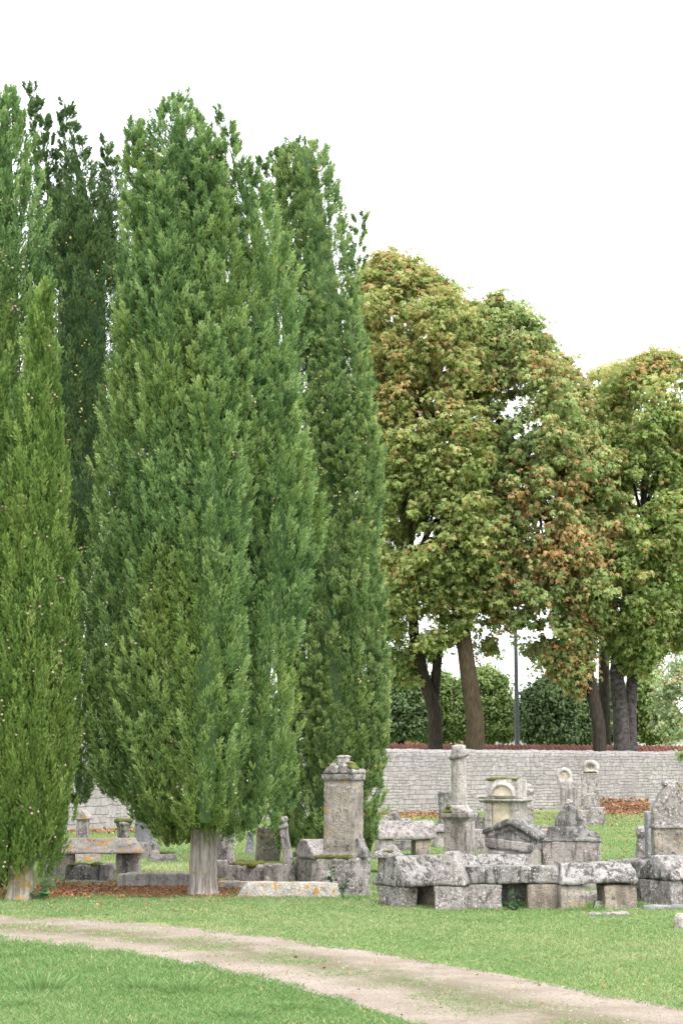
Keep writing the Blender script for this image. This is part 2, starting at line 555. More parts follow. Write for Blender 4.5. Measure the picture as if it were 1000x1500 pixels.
# ------------------------------------------------------------------ ground, path
def grid_mesh(name, A, B, nv, attr=None):
    """sheet between polylines A and B (same length)"""
    A, B = np.array(A), np.array(B)
    n = len(A)
    t = np.linspace(0, 1, nv)
    V = A[:, None, :] * (1 - t)[None, :, None] + B[:, None, :] * t[None, :, None]
    Fq = [(i * nv + j, i * nv + j + 1, (i + 1) * nv + j + 1, (i + 1) * nv + j) for i in range(n - 1) for j in range(nv - 1)]
    return V.reshape(-1, 3), np.array(Fq)[:, ::-1], np.tile(t, n)


gm = bpy.data.meshes.new('ground')
gm.from_pydata([(-700, -60, 0), (700, -60, 0), (700, 1500, 0), (-700, 1500, 0)], [], [(0, 1, 2, 3)])
tag(link('ground', gm, M['ground']), kind='structure')

UX = [-500, -200, 0, 120, 250, 400, 520, 650, 800, 900, 1000, 1200, 1500, 1900]
UY = [1337, 1339, 1342, 1346, 1356, 1372, 1390, 1412, 1440, 1460, 1478, 1516, 1575, 1650]
LX = [-500, -200, 0, 100, 200, 300, 400, 480, 540, 600, 700, 850, 1100, 1500]
LY = [1358, 1366, 1378, 1388, 1400, 1420, 1440, 1462, 1480, 1500, 1537, 1600, 1715, 1910]
tt = np.linspace(0, 1, 90)
ux = np.interp(tt, np.linspace(0, 1, len(UX)), UX); uy = np.interp(ux, UX, UY)
lx = np.interp(tt, np.linspace(0, 1, len(LX)), LX); ly = np.interp(lx, LX, LY)
PA = np.array([tuple(G(a, b)) for a, b in zip(ux, uy)]); PB = np.array([tuple(G(a, b)) for a, b in zip(lx, ly)])
PA[:, 2] = PB[:, 2] = 0.004
pv, pf, pt = grid_mesh('path', PA, PB, 25)
strip = np.clip(0.95 * np.exp(-((pt - 0.47) / 0.20) ** 2), 0, 1)
po = link('path', np_mesh('path', pv, pf, {'strip': strip}), M['path'])
tag(po, kind='structure')


def path_v(px, py):                           # 0 at the far edge, 1 at the near edge, for points of the ground
    a = np.interp(px, UX, UY); b = np.interp(px, LX, LY)
    return (py - a) / np.maximum(b - a, 1)


# bare needle-strewn soil below the cypresses
def blob_sheet(name, pts, mat, z):
    me = bpy.data.meshes.new(name)
    me.from_pydata([(p.x, p.y, z) for p in pts], [], [tuple(range(len(pts)))])
    return tag(link(name, me, mat), kind='structure')


def sines(x, y, sc, seed):
    q = np.random.default_rng(seed)
    o = np.zeros_like(x)
    for i in range(7):
        a = q.uniform(0, 2 * math.pi); k = sc * q.uniform(0.5, 2.2)
        o += np.sin(k * (x * math.cos(a) + y * math.sin(a)) + q.uniform(0, 6.28))
    return o / 3.5


# ------------------------------------------------------------------ grass
def build_grass():
    n = 760000
    u = rng.random(n)
    y0, y1 = 9.0, 60.0
    Y = (y0 ** 0.45 + u * (y1 ** 0.45 - y0 ** 0.45)) ** (1 / 0.45)
    X = (rng.random(n) * 2 - 1) * (0.2 * Y * 1.12 + 0.6)
    P = np.stack([X, Y, np.zeros(n)], axis=1)
    px, py = project(P)
    jx = sines(X, Y, 7.0, 3) * 5 + sines(X, Y, 26.0, 4) * 3 + rng.normal(size=n) * 2.2
    v = path_v(px, py + jx)
    inside = (v > 0.0) & (v < 1.0)
    pk = np.exp(-((v - 0.46) / 0.17) ** 2) * np.clip(0.6 + 1.3 * sines(X, Y, 4.0, 9), 0, 1) * 0.9
    keep = ~inside | (rng.random(n) < pk)
    soil = np.exp(-(((px - 235) / 150) ** 2 + ((py - 1304) / 9) ** 2)) + np.exp(-(((px - 60) / 60) ** 2 + ((py - 1305) / 8) ** 2))
    soil += np.exp(-(((px - 250) / 130) ** 2 + ((py - 1270) / 22) ** 2)) * 0.7
    keep &= rng.random(n) > np.clip(soil * 1.15, 0, 0.93)
    wl = (Y - 59.7) - 0.64 * (X - 1.0)
    keep &= wl < -0.4
    keep &= ~((X < 1.0) & (Y > 59.7 + (X - 1.0) * 15.7 / 7.3 - 0.4))
    inside = inside[keep]; X = X[keep]; Y = Y[keep]; n = len(X)
    near = v[keep] >= 1.0
    O = np.stack([X, Y, np.full(n, -0.003)], axis=1)
    pat = sines(X, Y, 1.3, 21) * 0.5 + sines(X, Y, 5.0, 22) * 0.4 + sines(X, Y, 14.0, 23) * 0.3
    L = (0.030 + 0.028 * rng.random(n)) * (1 + 0.45 * pat) * np.where(inside, 0.62, 1.0) * np.where(near, 1.15, 0.9)
    L = np.clip(L, 0.012, 0.12)
    A = unit(np.stack([rng.normal(size=n) * 0.45, rng.normal(size=n) * 0.45, np.ones(n)], axis=1))
    wid = 0.0030 * (Y / 11.0) ** 0.75 * (0.7 + 0.6 * rng.random(n))
    cur = np.stack([rng.normal(size=n), rng.normal(size=n), -np.abs(rng.normal(size=n)) * 0.5], axis=1) * (L * 0.3)[:, None]
    tint = 0.38 + 0.24 * pat + 0.13 * rng.normal(size=n) + np.where(near, -0.12, 0.13)
    tint = np.where(rng.random(n) < np.where(near, 0.03, 0.09) * (1 + pat), 0.95, tint)
    # taller tussocks on the near lawn
    tx = []
    for (qx, qy, rr, hh) in ((62, 1452, 0.15, 0.16), (272, 1454, 0.16, 0.15), (205, 1450, 0.11, 0.11), (265, 1420, 0.1, 0.06), (30, 1475, 0.1, 0.07),
                             (20, 1402, 0.12, 0.06), (420, 1478, 0.14, 0.06), (350, 1490, 0.16, 0.07), (150, 1420, 0.1, 0.05), (700, 1352, 0.2, 0.08), (760, 1330, 0.16, 0.12),
                             (590, 1322, 0.12, 0.1), (860, 1335, 0.2, 0.1), (520, 1318, 0.15, 0.09), (930, 1330, 0.12, 0.09)):
        c = G(qx, qy)
        for _ in range(130):
            a, r = random.uniform(0, 6.28), rr * math.sqrt(random.random())
            tx.append((c.x + r * math.cos(a), c.y + r * math.sin(a), hh * random.uniform(0.6, 1.25), math.cos(a) * r / rr * 0.8, math.sin(a) * r / rr * 0.8, random.uniform(0.15, 0.6)))
    T = np.array(tx)
    O = np.concatenate([O, np.stack([T[:, 0], T[:, 1], np.zeros(len(T))], 1)])
    A = np.concatenate([A, unit(np.stack([T[:, 3], T[:, 4], np.ones(len(T))], 1))])
    L = np.concatenate([L, T[:, 2]])
    wid = np.concatenate([wid, np.full(len(T), 0.0045)])
    cur = np.concatenate([cur, np.stack([T[:, 3] * 0.02, T[:, 4] * 0.02, -T[:, 2] * 0.15], 1)])
    tint = np.concatenate([tint, T[:, 5]])
    V, Fq = blades(O, A, L, wid, cur)
    o = link('grass', np_mesh('grass', V, Fq, {'tint': np.repeat(np.clip(tint, 0, 1), 4)}), M['grass'])
    tag(o, 'short green and straw flecked lawn grass on both sides of the path', 'grass', kind='stuff')


def scatter_leaves(name, mat, label, regions, size):
    Os, sz = [], []
    for (x0, x1, ya, yb, n, heap) in regions:
        qx = rng.uniform(x0, x1, n)
        qy = ya + (yb - ya) * np.clip(0.5 + 0.23 * rng.normal(size=n), 0, 1)
        for a, b in zip(qx, qy):
            g = G(a, b)
            z = 0.01 + heap * math.exp(-((b - ya) / max(1, (yb - ya) * 0.5)) ** 2) * random.random()
            Os.append((g.x, g.y, z)); sz.append(size * (g.y / 30.0) ** 0.5)
    O = np.array(Os); sz = np.array(sz) * rng.uniform(0.6, 1.3, len(O))
    a = rng.uniform(0, 6.28, len(O))
    A = unit(np.stack([np.cos(a), np.sin(a), rng.uniform(-0.1, 0.5, len(O))], 1))
    V, Fq = blades(O, A, sz, sz * 0.36)
    o = link(name, np_mesh(name, V, Fq, {'tint': np.repeat(np.clip(0.5 + 0.28 * rng.normal(size=len(O)), 0, 1), 4)}), mat)
    tag(o, label, 'leaves', kind='stuff')


# ------------------------------------------------------------------ tombs
def saddle(px, py, label, L, Wd, hs, hl, ridge, ang=36, lid='grey', sup='speckled', far='warm', at=(0.0, 0.85), ts=0.2, eave=0.05, over=0.03,
           group='saddle-lidded tombs in the front row', vox=0.02, name='saddle_tomb', rise=0.0, flare=0.82, cat='tomb', sl=0.02, near_w=0.95):
    """a house-shaped lid on upright end stones; the near end stands at pixel (px, py)"""
    t = empty(name, G(px, py), R(ang), label, cat, group)
    hw = Wd / 2
    Sh().prismx([(-hw - over, hs), (hw + over, hs), (hw + over, hs + eave), (ridge / 2, hs + hl), (-ridge / 2, hs + hl), (-hw - over, hs + eave)], -0.02, L, sl, rise
                ).build('lid', M[lid], t, vox, 0.014)
    for i, d in enumerate(at):
        d = d if d >= 0 else L + d
        tk = ts if isinstance(ts, float) else ts[i]
        Sh().box(d + tk / 2, 0, -0.03, tk, Wd * near_w * flare if i == 0 else Wd * 0.95, hs + 0.028, 1.0, (1 / flare if i == 0 else 1.0)).build('support', M[sup if i == 0 else far], t, vox, 0.012)
    return t


saddle(572, 1328, 'gable-ended stone tomb, leftmost of the front row, beside the tall square monument', 1.15, 0.60, 0.235, 0.33, 0.16, lid='streaked', at=(0.0, 0.42), flare=0.72)
saddle(657, 1334, 'short gable-ended tomb block wedged against the flat-lidded table tomb', 0.42, 0.36, 0.27, 0.37, 0.09, 74, lid='speckled', at=(0.0,), ts=0.36, flare=0.97, over=0.015)
saddle(676, 1311, 'low ridged lid running behind the flat-lidded table tomb', 0.84, 0.46, 0.24, 0.26, 0.08, 3, lid='streaked', at=(0.05, 0.6), ts=0.18)
t = empty('table_tomb', G(748, 1330), R(2), 'low table tomb with a flat slab lid over a dark square opening', 'tomb')
Sh().box(0, 0, 0.285, 1.06, 0.38, 0.185, 0.99, 0.96).build('lid', M['streaked'], t, 0.018, 0.012)
Sh().box(-0.32, 0, -0.03, 0.41, 0.36, 0.313, 0.97, 0.97).build('support', M['speckled'], t, 0.018, 0.012)
Sh().box(0.345, 0, -0.03, 0.36, 0.34, 0.313).build('support', M['warm'], t, 0.02, 0.010)
Sh().box(0.02, 0.13, -0.03, 0.36, 0.08, 0.31).build('opening_shade_slab', M['dark'], t, 0.02, 0.010)  # dark slab added behind the opening so the gap looks shaded
saddle(816, 1331, 'worn saddle-lidded tomb streaked white and black right of the flat table tomb', 0.90, 0.44, 0.275, 0.23, 0.10, 5, lid='streaked', at=(0.0, 0.50), ts=(0.28, 0.37), sup='brown', flare=0.97, rise=0.02, sl=0.06)
t5 = saddle(960, 1326, 'saddle-lidded tomb with a round drilled hole at the right edge of the photo', 1.75, 0.52, 0.29, 0.27, 0.14, lid='streaked', at=(0.0, 0.62, 1.4), flare=0.98, rise=0.03)
# drilled hole of the lid's end, a small dark-bottomed ring
Sh().lathe(0, 0, [(0.035, 0), (0.05, 0.012), (0.03, 0.02), (0.018, 0.012), (0.016, 0.0)], 14).tilt(ax=R(60)).turn(0, (0.07, -0.265, 0.375)).build('drilled_ring', M['dark'], t5, 0.006, 0.001, 1)


def block(name, px, py, label, cat, w, d, h, ang=0.0, mat='grey', tx=0.96, ty=0.96, ax=0.0, ay=0.0, vox=0.022, rough=0.016, group=None, sink=0.04, z=0.0, freq=1.0):
    o = Sh().box(0, 0, -sink, w, d, h + sink, tx, ty).tilt(R(ax), R(ay)).build(name, M[mat], None, vox, rough, 2, freq)
    g = G(px, py)
    o.location = (g.x, g.y, z)
    o.rotation_euler = (0, 0, R(ang))
    return tag(o, label, cat, group)


# loose stones in the front row
block('broken_stone', 866, 1322, 'broken block lying under the streaked saddle lid', 'stone', 0.26, 0.2, 0.13, 20, 'grey', 0.85, 0.85)
block('stone_chunk', 876, 1331, 'small pale stone chunk in the grass by the saddle tombs', 'stone', 0.13, 0.12, 0.09, 10, 'pale', 0.8, 0.8)
block('rough_headstone', 938, 1318, 'dark rough upright block between the two right saddle tombs', 'stone', 0.36, 0.5, 0.47, 36, 'dark', 0.9, 0.9, rough=0.03)
block('ruined_lid', 912, 1300, 'crumbled dark lid lying behind the streaked saddle tomb', 'stone', 0.55, 0.35, 0.36, 8, 'dark', 0.85, 0.8, rough=0.035)
block('white_stone', 1004, 1361, 'white broken stone on the lawn at the right edge', 'stone', 0.22, 0.18, 0.15, 25, 'kerb', 0.75, 0.8)
block('flat_slab', 890, 1341, 'thin flat grey slab sunk in the grass before the saddle tombs', 'stone', 0.46, 0.16, 0.035, 4, 'grey', 0.95, 0.9, sink=0.02)
block('edging_slab', 985, 1332, 'low grey edging stone sunk in the grass at the right', 'stone', 0.75, 0.1, 0.05, 6, 'blue', 0.97, 0.9, sink=0.02)

# tall square monument with scrolled pediment
t = empty('tall_monument', G(503, 1313), R(-24), 'tall square stone monument with scrolled pediment and mossy mouldings', 'monument')
Sh().box(0, 0, -0.04, 0.52, 0.50, 0.50, 0.985, 0.985).box(0, 0, 0.43, 0.53, 0.51, 0.05).build('pedestal', M['speckled'], t, 0.016, 0.010)
Sh().box(0, 0, 0.47, 0.42, 0.32, 0.96, 0.975, 0.975).box(0, 0, 0.47, 0.455, 0.36, 0.05).box(0, -0.155, 0.62, 0.32, 0.03, 0.74).build('shaft', M['brown'], t, 0.014, 0.007)
s = Sh().box(0, 0, 1.42, 0.45, 0.35, 0.03).box(0, 0, 1.448, 0.465, 0.37, 0.05)
s.build('cornice', M['grey'], t, 0.014, 0.007)
s = Sh().prism([(-0.22, 1.5), (0.22, 1.5), (0.19, 1.55), (0.07, 1.655), (-0.07, 1.655), (-0.19, 1.55)], -0.15, 0.15)
s.disc(-0.07, 1.56, 0.06, -0.175, 0.1).disc(0.07, 1.56, 0.06, -0.175, 0.1)
s.disc(0.195, 1.527, 0.038, -0.19, 0.19)
s.build('pediment', M['speckled'], t, 0.013, 0.007)
Sh().box(0, 0, 1.635, 0.13, 0.13, 0.10, 0.95, 0.95).box(0.0, 0, 1.705, 0.14, 0.14, 0.03).build('finial', M['pale'], t, 0.014, 0.008)
Sh().prism([(0.19, 0.47), (0.33, 0.47), (0.32, 0.55), (0.27, 0.64), (0.22, 0.72), (0.19, 0.74)], -0.1, 0.1).build('scroll_buttress', M['dark'], t, 0.016, 0.012)
s = Sh()
for i in range(14):
    s.ball((-0.24 + 0.032 * i + random.uniform(-.01, .01), -0.225 + random.uniform(-.01, .015), 0.485), (0.045, 0.04, random.uniform(0.016, 0.035)))
s.build('moss', M['moss'], t, 0.012, 0.012)
Sh().ball((0.11, -0.02, 1.63), (0.06, 0.14, 0.022)).ball((0.15, -0.05, 1.595), (0.06, 0.13, 0.022)).ball((0.18, -0.05, 1.565), (0.05, 0.13, 0.02)).build('moss', M['moss'], t, 0.012, 0.010)
Sh().ball((-0.13, -0.03, 1.615), (0.06, 0.13, 0.022)).ball((-0.17, -0.03, 1.575), (0.05, 0.13, 0.02)).build('moss', M['moss'], t, 0.012, 0.010)

# ivy shoots on the pedestal of the monument
def ivy(name, base, shoots, label):
    its, Os, As, Ls = [], [], [], []
    for pts in shoots:
        its.append(tube_np(pts, np.linspace(0.008, 0.003, len(pts)), 5))
        for a, b in zip(pts, pts[1:]):
            a, b = np.array(a), np.array(b)
            for k in range(9):
                q = a + (b - a) * random.random()
                Os.append(q); As.append((random.uniform(-1, 1), -0.5, random.uniform(-0.4, 0.8))); Ls.append(random.uniform(0.03, 0.05))
    t = empty(name, base, 0, label, 'plant')
    V, Fq = join_np(its)
    link('stem', np_mesh('stem', V, Fq, {'tint': np.full(len(V), 0.3)}, True), M['ivy'], t)
    V, Fq = blades(np.array(Os), unit(np.array(As)), np.array(Ls), np.array(Ls) * 0.42)
    link('leaves', np_mesh('leaves', V, Fq, {'tint': np.repeat(rng.random(len(Os)), 4)}), M['ivy'], t)


gb = G(503, 1318)
ivy('ivy_plant', gb, [[(0, -0.02, 0), (-0.03, -0.03, 0.14), (-0.10, 0.0, 0.26), (-0.15, 0.02, 0.40)], [(-0.02, -0.02, 0.1), (0.02, -0.03, 0.16), (0.045, -0.03, 0.26)],
                     [(-0.14, -0.02, 0.2), (-0.17, -0.02, 0.26), (-0.21, 0.02, 0.25)]], 'dark ivy shoot climbing the pedestal of the tall monument')

gb2 = G(751, 1333)
ivy('ivy_plant', gb2, [[(-0.02, 0, 0), (0.0, 0.02, 0.08), (-0.03, 0.03, 0.17), (0.01, 0.05, 0.24)], [(0.03, 0, 0), (0.06, 0.0, 0.06), (0.09, 0.02, 0.1)], [(-0.05, 0, 0), (-0.08, 0.0, 0.07)], [(0.0, -0.05, 0), (0.04, -0.08, 0.05), (0.1, -0.1, 0.05)]], 'small dark plant growing in the opening of the flat table tomb')
# white kerb with orange lichen
t = Sh().box(0, 0, -0.03, 1.16, 0.24, 0.215, 0.99, 0.9).prism([(-0.73, -0.03), (-0.55, -0.03), (-0.55, 0.18), (-0.6, 0.17)], -0.12, 0.12).build('lichened_kerb', M['kerb'], None, 0.018, 0.010)
g = G(431, 1314)
t.location = g
t.rotation_euler = (0, 0, R(-3))
tag(t, 'long whitish kerb stone with bright orange lichen blotches', 'kerb stone')

saddle(444, 1293, 'rosy saddle-lidded tomb half hidden behind the tall square monument', 0.70, 0.55, 0.33, 0.26, 0.14, 30, 'grey', 'rose', 'warm', (0.0, 0.45), group='saddle-lidded tombs behind the front row')

# leaning baluster pillar
t = empty('leaning_pillar', G(428, 1291), 0, 'slender leaning stone pillar topped by a knobbly finial', 'monument')
Sh().box(0, 0, -0.05, 0.15, 0.15, 0.80, 0.75, 0.75).tilt(ay=R(-10)).build('shaft', M['grey'], t, 0.014, 0.009)
Sh().box(0, 0, 0.74, 0.15, 0.15, 0.05).lathe(0, 0, [(0.05, 0.78), (0.075, 0.83), (0.05, 0.87), (0.03, 0.89)], 14).ball((-0.035, 0, 0.90), 0.05).ball((0.05, 0, 0.87), 0.045).tilt(ay=R(-10)).build('finial', M['grey'], t, 0.013, 0.008)

# leaning headstones under the big cypress
t = block('leaning_headstone', 392, 1268, 'wide brown headstone leaning behind the mossy chest tomb', 'headstone', 0.42, 0.12, 0.62, -4, 'brown', 0.98, 0.9, ax=8, ay=3)
block('narrow_headstone', 366, 1252, 'narrow grey slab standing upright left of the wide brown headstone', 'headstone', 0.14, 0.1, 0.40, 0, 'blue')
t = empty('mossy_tomb', G(388, 1293), R(-26), 'chest tomb with a thick moss carpet on top beside the leaning pillar', 'tomb')
Sh().box(-0.1, 0, -0.03, 0.72, 0.5, 0.28).build('chest', M['grey'], t, 0.02, 0.014)
Sh().box(0.25, -0.22, -0.03, 0.22, 0.16, 0.30).build('end_block', M['grey'], t, 0.018, 0.012)
s = Sh()
for i in range(26):
    s.ball((random.uniform(-0.42, 0.2), random.uniform(-0.24, 0.2), 0.25), (0.09, 0.08, random.uniform(0.02, 0.05)))
s.build('moss', M['moss'], t, 0.016, 0.014)
block('tilted_slab', 342, 1286, 'grey slab tilted to the left right beside the pale cypress trunk', 'headstone', 0.17, 0.12, 0.66, -5, 'grey', 0.85, 0.9, ay=-13)
block('dark_headstone', 322, 1262, 'dark upright slab behind the tilted grey slab', 'headstone', 0.16, 0.1, 0.5, 0, 'grey')
block('ragged_headstone', 341, 1240, 'small ragged headstone standing on the grass beyond the tilted slab', 'headstone', 0.14, 0.1, 0.4, 0, 'grey', 0.8, 0.9, rough=0.03)
block('stone_block', 325, 1287, 'square grey block between the cypress trunk and the tilted slab', 'stone', 0.17, 0.16, 0.27, 0, 'grey')
block('low_kerb', 355, 1302, 'low lichened kerb stone right of the pale cypress trunk', 'kerb stone', 0.68, 0.14, 0.10, -2, 'kerb', 0.97, 0.8)

# left group between the two front cypresses
t = empty('lichened_table_tomb', G(150, 1279), R(2), 'big table tomb with a sloping orange-lichened lid left of the big cypress', 'tomb')
Sh().prismx([(-0.30, 0.30), (0.26, 0.30), (0.26, 0.34), (0.12, 0.52), (-0.02, 0.52), (-0.30, 0.325)], -0.66, 0.62, 0.13).build('lid', M['lichened'], t, 0.018, 0.010)
Sh().box(0.33, 0.02, -0.03, 0.22, 0.45, 0.328).build('support', M['dark'], t, 0.02, 0.010)
Sh().box(0.49, -0.05, -0.03, 0.15, 0.2, 0.325).box(0.49, -0.05, 0.23, 0.18, 0.22, 0.05).build('corner_post', M['pale'], t, 0.018, 0.010)
Sh().box(-0.50, -0.05, -0.03, 0.17, 0.3, 0.328).build('support', M['lichened'], t, 0.02, 0.010)
t = empty('mossy_chest', G(130, 1291), R(-4), 'square chest stone with a moss cap in front of the lichened table tomb', 'tomb')
Sh().box(-0.07, 0, -0.03, 0.46, 0.34, 0.26).build('chest', M['dark'], t, 0.018, 0.016)
Sh().box(0.25, 0.02, -0.03, 0.18, 0.3, 0.27, 0.9, 0.9).build('end_block', M['grey'], t, 0.018, 0.014)
s = Sh()
for i in range(14):
    s.ball((random.uniform(-0.22, 0.12), random.uniform(-0.14, 0.12), 0.23), (0.07, 0.07, random.uniform(0.015, 0.035)))
s.build('moss', M['moss'], t, 0.014, 0.012)
block('long_kerb', 228, 1300, 'long pale kerb stone lying left of the pale cypress trunk', 'kerb stone', 1.02, 0.22, 0.19, 3, 'pale', 0.97, 0.85)
block('shadowed_stone', 78, 1284, 'dark stone block beside the leftmost cypress', 'stone', 0.26, 0.24, 0.26, 6, 'grey', 0.9, 0.9)
block('low_slab', 120, 1293, 'thin slab on the soil below the moss-capped chest', 'stone', 0.8, 0.3, 0.03, 0, 'dark', 0.97, 0.9, sink=0.02)
block('lichened_block', 128, 1262, 'lichen-blotched block seen under the lid of the big table tomb', 'stone', 0.46, 0.3, 0.24, 4, 'lichened', 0.85, 0.85)
t = empty('gabled_stele', G(121, 1243), R(-12), 'small stele with a gabled top before the left stretch of wall', 'monument')
Sh().box(0, 0, -0.03, 0.24, 0.2, 0.60, 0.95, 0.95).build('shaft', M['rose'], t, 0.02, 0.010)
Sh().prism([(-0.15, 0.56), (0.15, 0.56), (0.15, 0.62), (0.0, 0.76), (-0.15, 0.62)], -0.13, 0.13).build('gable', M['lichened'], t, 0.018, 0.010)
t = empty('mossy_stone', G(181, 1240), 0, 'top-heavy rough stone capped with thick moss left of the tall plain stele', 'stone')
Sh().lathe(0, 0, [(0.13, -0.03), (0.12, 0.2), (0.11, 0.3), (0.13, 0.38), (0.17, 0.46), (0.15, 0.5)], 18).build('block', M['dark'], t, 0.018, 0.03)
s = Sh()
for i in range(9):
    s.ball((random.uniform(-0.12, 0.12), random.uniform(-0.1, 0.1), 0.51), (0.08, 0.08, 0.05))
s.build('moss', M['moss'], t, 0.016, 0.014)
t = empty('plain_stele', G(212, 1256), R(-14), 'tall plain grey stele under the low branches of the big cypress', 'headstone')
Sh().box(0, 0, 0.24, 0.34, 0.18, 0.76, 0.96, 0.95).build('shaft', M['blue'], t, 0.02, 0.008)
Sh().box(0, 0, -0.03, 0.46, 0.34, 0.29, 0.97, 0.97).box(0, 0, 0.22, 0.40, 0.26, 0.05).build('base', M['grey'], t, 0.02, 0.014)
t = empty('overgrown_stone', G(240, 1262), R(5), 'low moss-grown rubble stones behind the long pale kerb', 'stone')
Sh().box(0, 0, -0.03, 0.45, 0.3, 0.16, 0.9, 0.85).box(-0.16, -0.1, -0.03, 0.2, 0.2, 0.22, 0.8, 0.8).build('rubble', M['grey'], t, 0.022, 0.02)
Sh().ball((0.0, 0, 0.14), (0.2, 0.12, 0.04)).build('moss', M['moss'], t, 0.018, 0.014)

# second row right of the tall monument
saddle(552, 1254, 'pale ridge-lidded tomb standing behind the small mossy pyramid tomb', 1.05, 0.52, 0.30, 0.32, 0.16, 8, 'grey', 'pale', 'warm', (0.0, 0.66), 0.28, group='saddle-lidded tombs behind the front row', vox=0.022)
t = empty('pyramid_tomb', G(567, 1278), R(-8), 'small tomb with a mossy low pyramid cap right of the tall monument', 'tomb')
Sh().box(0, 0, 0.22, 0.48, 0.42, 0.05).box(0, 0, 0.268, 0.46, 0.40, 0.13, 0.55, 0.5).build('lid', M['speckled'], t, 0.016, 0.014)
Sh().box(0.03, 0.02, -0.03, 0.32, 0.3, 0.255).build('support', M['warm'], t, 0.02, 0.010)
s = Sh()
for i in range(6):
    s.ball((random.uniform(-0.08, 0.1), random.uniform(-0.16, -0.08), 0.31), (0.05, 0.04, 0.03))
s.build('moss', M['moss'], t, 0.014, 0.010)
t = Sh().prism([(-0.26, -0.05), (0.24, -0.05), (0.22, 0.35), (0.1, 0.55), (-0.02, 0.58), (-0.14, 0.5), (-0.24, 0.3)], -0.07, 0.07).tilt(ay=R(10), ax=R(-6)).build('rounded_headstone', M['dark'], None, 0.024, 0.014)
t.location = G(572, 1226); tag(t, 'dark round-topped headstone leaning behind the ridge-lidded tomb', 'headstone')
block('short_headstone', 594, 1222, 'short square headstone just right of the dark round-topped one', 'headstone', 0.26, 0.14, 0.37, 0, 'grey', 0.9, 0.9)
block('pale_slab', 560, 1226, 'pale slab leaning against the dark round-topped headstone', 'headstone', 0.2, 0.1, 0.5, 0, 'pale', 0.7, 0.9, ay=12)
block('sunken_block', 592, 1246, 'dark weathered block seen under the ridge-lidded tomb', 'stone', 0.34, 0.2, 0.2, 0, 'dark')
saddle(634, 1242, 'plain pale bench tomb half hidden behind the broken column', 0.75, 0.42, 0.30, 0.17, 0.22, 10, 'grey', 'pale', 'pale', (0.03, 0.5), 0.22, group='saddle-lidded tombs behind the front row', vox=0.022)

# broken column on a pedestal
t = empty('broken_column', G(673, 1266), R(-28), 'broken round column with a carved garland on a square pedestal', 'monument')
Sh().box(0, 0, -0.04, 0.58, 0.50, 0.14, 0.94, 0.94).box(0, 0, 0.09, 0.52, 0.44, 0.06, 0.84, 0.84).build('plinth', M['grey'], t, 0.018, 0.02)
Sh().box(0, 0, 0.13, 0.42, 0.34, 0.66).box(0, 0, 0.73, 0.45, 0.37, 0.035).box(0, 0, 0.762, 0.50, 0.42, 0.07).build('pedestal', M['rose'], t, 0.016, 0.007)
Sh().box(0.02, 0, 0.83, 0.32, 0.3, 0.06).lathe(0, 0, [(0.15, 0.88), (0.17, 0.91), (0.16, 0.95), (0.14, 0.97)], 24).build('column_base', M['pale'], t, 0.016, 0.010)
Sh().lathe(0, 0, [(0.133, 0.96), (0.128, 1.1), (0.124, 1.72), (0.124, 1.84), (0.115, 1.93), (0.05, 1.95)], 26).build('column', M['pale'], t, 0.014, 0.008)
s = Sh()
for i in range(22):
    a = 2 * math.pi * i / 22
    s.ball((0.135 * math.cos(a), 0.135 * math.sin(a), 1.76 + 0.035 * math.cos(a - 0.3)), (0.034, 0.034, 0.042))
s.build('garland', M['grey'], t, 0.012, 0.010)
s = Sh()
for p in ((-0.2, -0.16, 0.84), (-0.15, -0.17, 0.85), (-0.1, -0.15, 0.86), (-0.16, -0.12, 0.9), (-0.13, -0.14, 0.93)):
    s.ball(p, (0.05, 0.045, 0.035))
s.build('moss', M['moss'], t, 0.014, 0.012)
block('rough_stele', 653, 1232, 'rough squared stone rising behind the pedestal of the broken column', 'stone', 0.3, 0.24, 1.05, 5, 'dark', 0.9, 0.9, rough=0.03, vox=0.026)
t = Sh().box(0, 0, -0.04, 0.36, 0.3, 0.44).box(-0.06, 0, 0.39, 0.24, 0.22, 0.17).box(0.13, 0, 0.36, 0.1, 0.2, 0.1).build('stepped_stele', M['dark'], None, 0.024, 0.016)
t.location = G(697, 1228); tag(t, 'dark stepped stele right behind the broken column pedestal', 'headstone')
block('mottled_block', 708, 1249, 'mottled grey block between the broken column and the pediment tomb', 'stone', 0.42, 0.3, 0.43, -6, 'grey', 0.93, 0.9)

# pediment monument leaning to the right
t = empty('pediment_monument', G(748, 1302), R(-22), 'blackened monument with a moulded triangular pediment, leaning slightly right', 'monument')
s = Sh().box(0, 0, -0.06, 0.58, 0.48, 0.58)
s.tilt(ay=R(5)).build('body', M['grey'], t, 0.018, 0.010)
s = Sh().box(0, 0, 0.50, 0.60, 0.50, 0.035).box(0, 0, 0.53, 0.66, 0.52, 0.11)
s.tilt(ay=R(5)).build('entablature', M['grey'], t, 0.016, 0.010)
s = Sh().prism([(-0.34, 0.63), (0.34, 0.63), (0.34, 0.69), (0.03, 0.86), (-0.03, 0.86), (-0.34, 0.69)], -0.23, 0.28)
s.prism([(-0.37, 0.68), (-0.02, 0.845), (0.02, 0.845), (0.37, 0.68), (0.37, 0.745), (0.04, 0.915), (-0.04, 0.915), (-0.37, 0.745)], -0.275, 0.29)
s.prism([(-0.28, 0.655), (0, 0.775), (0.28, 0.655), (0.28, 0.68), (0, 0.80), (-0.28, 0.68)], -0.25, -0.2)
s.tilt(ay=R(5)).build('pediment', M['dark'], t, 0.014, 0.010)
Sh().box(0.325, -0.06, -0.06, 0.07, 0.34, 0.60).tilt(ay=R(2)).build('side_slab', M['pale'], t, 0.016, 0.008)
Sh().box(-0.15, -0.225, 0.3, 0.18, 0.05, 0.19).tilt(ay=R(5)).build('tablet', M['pale'], t, 0.012, 0.004)

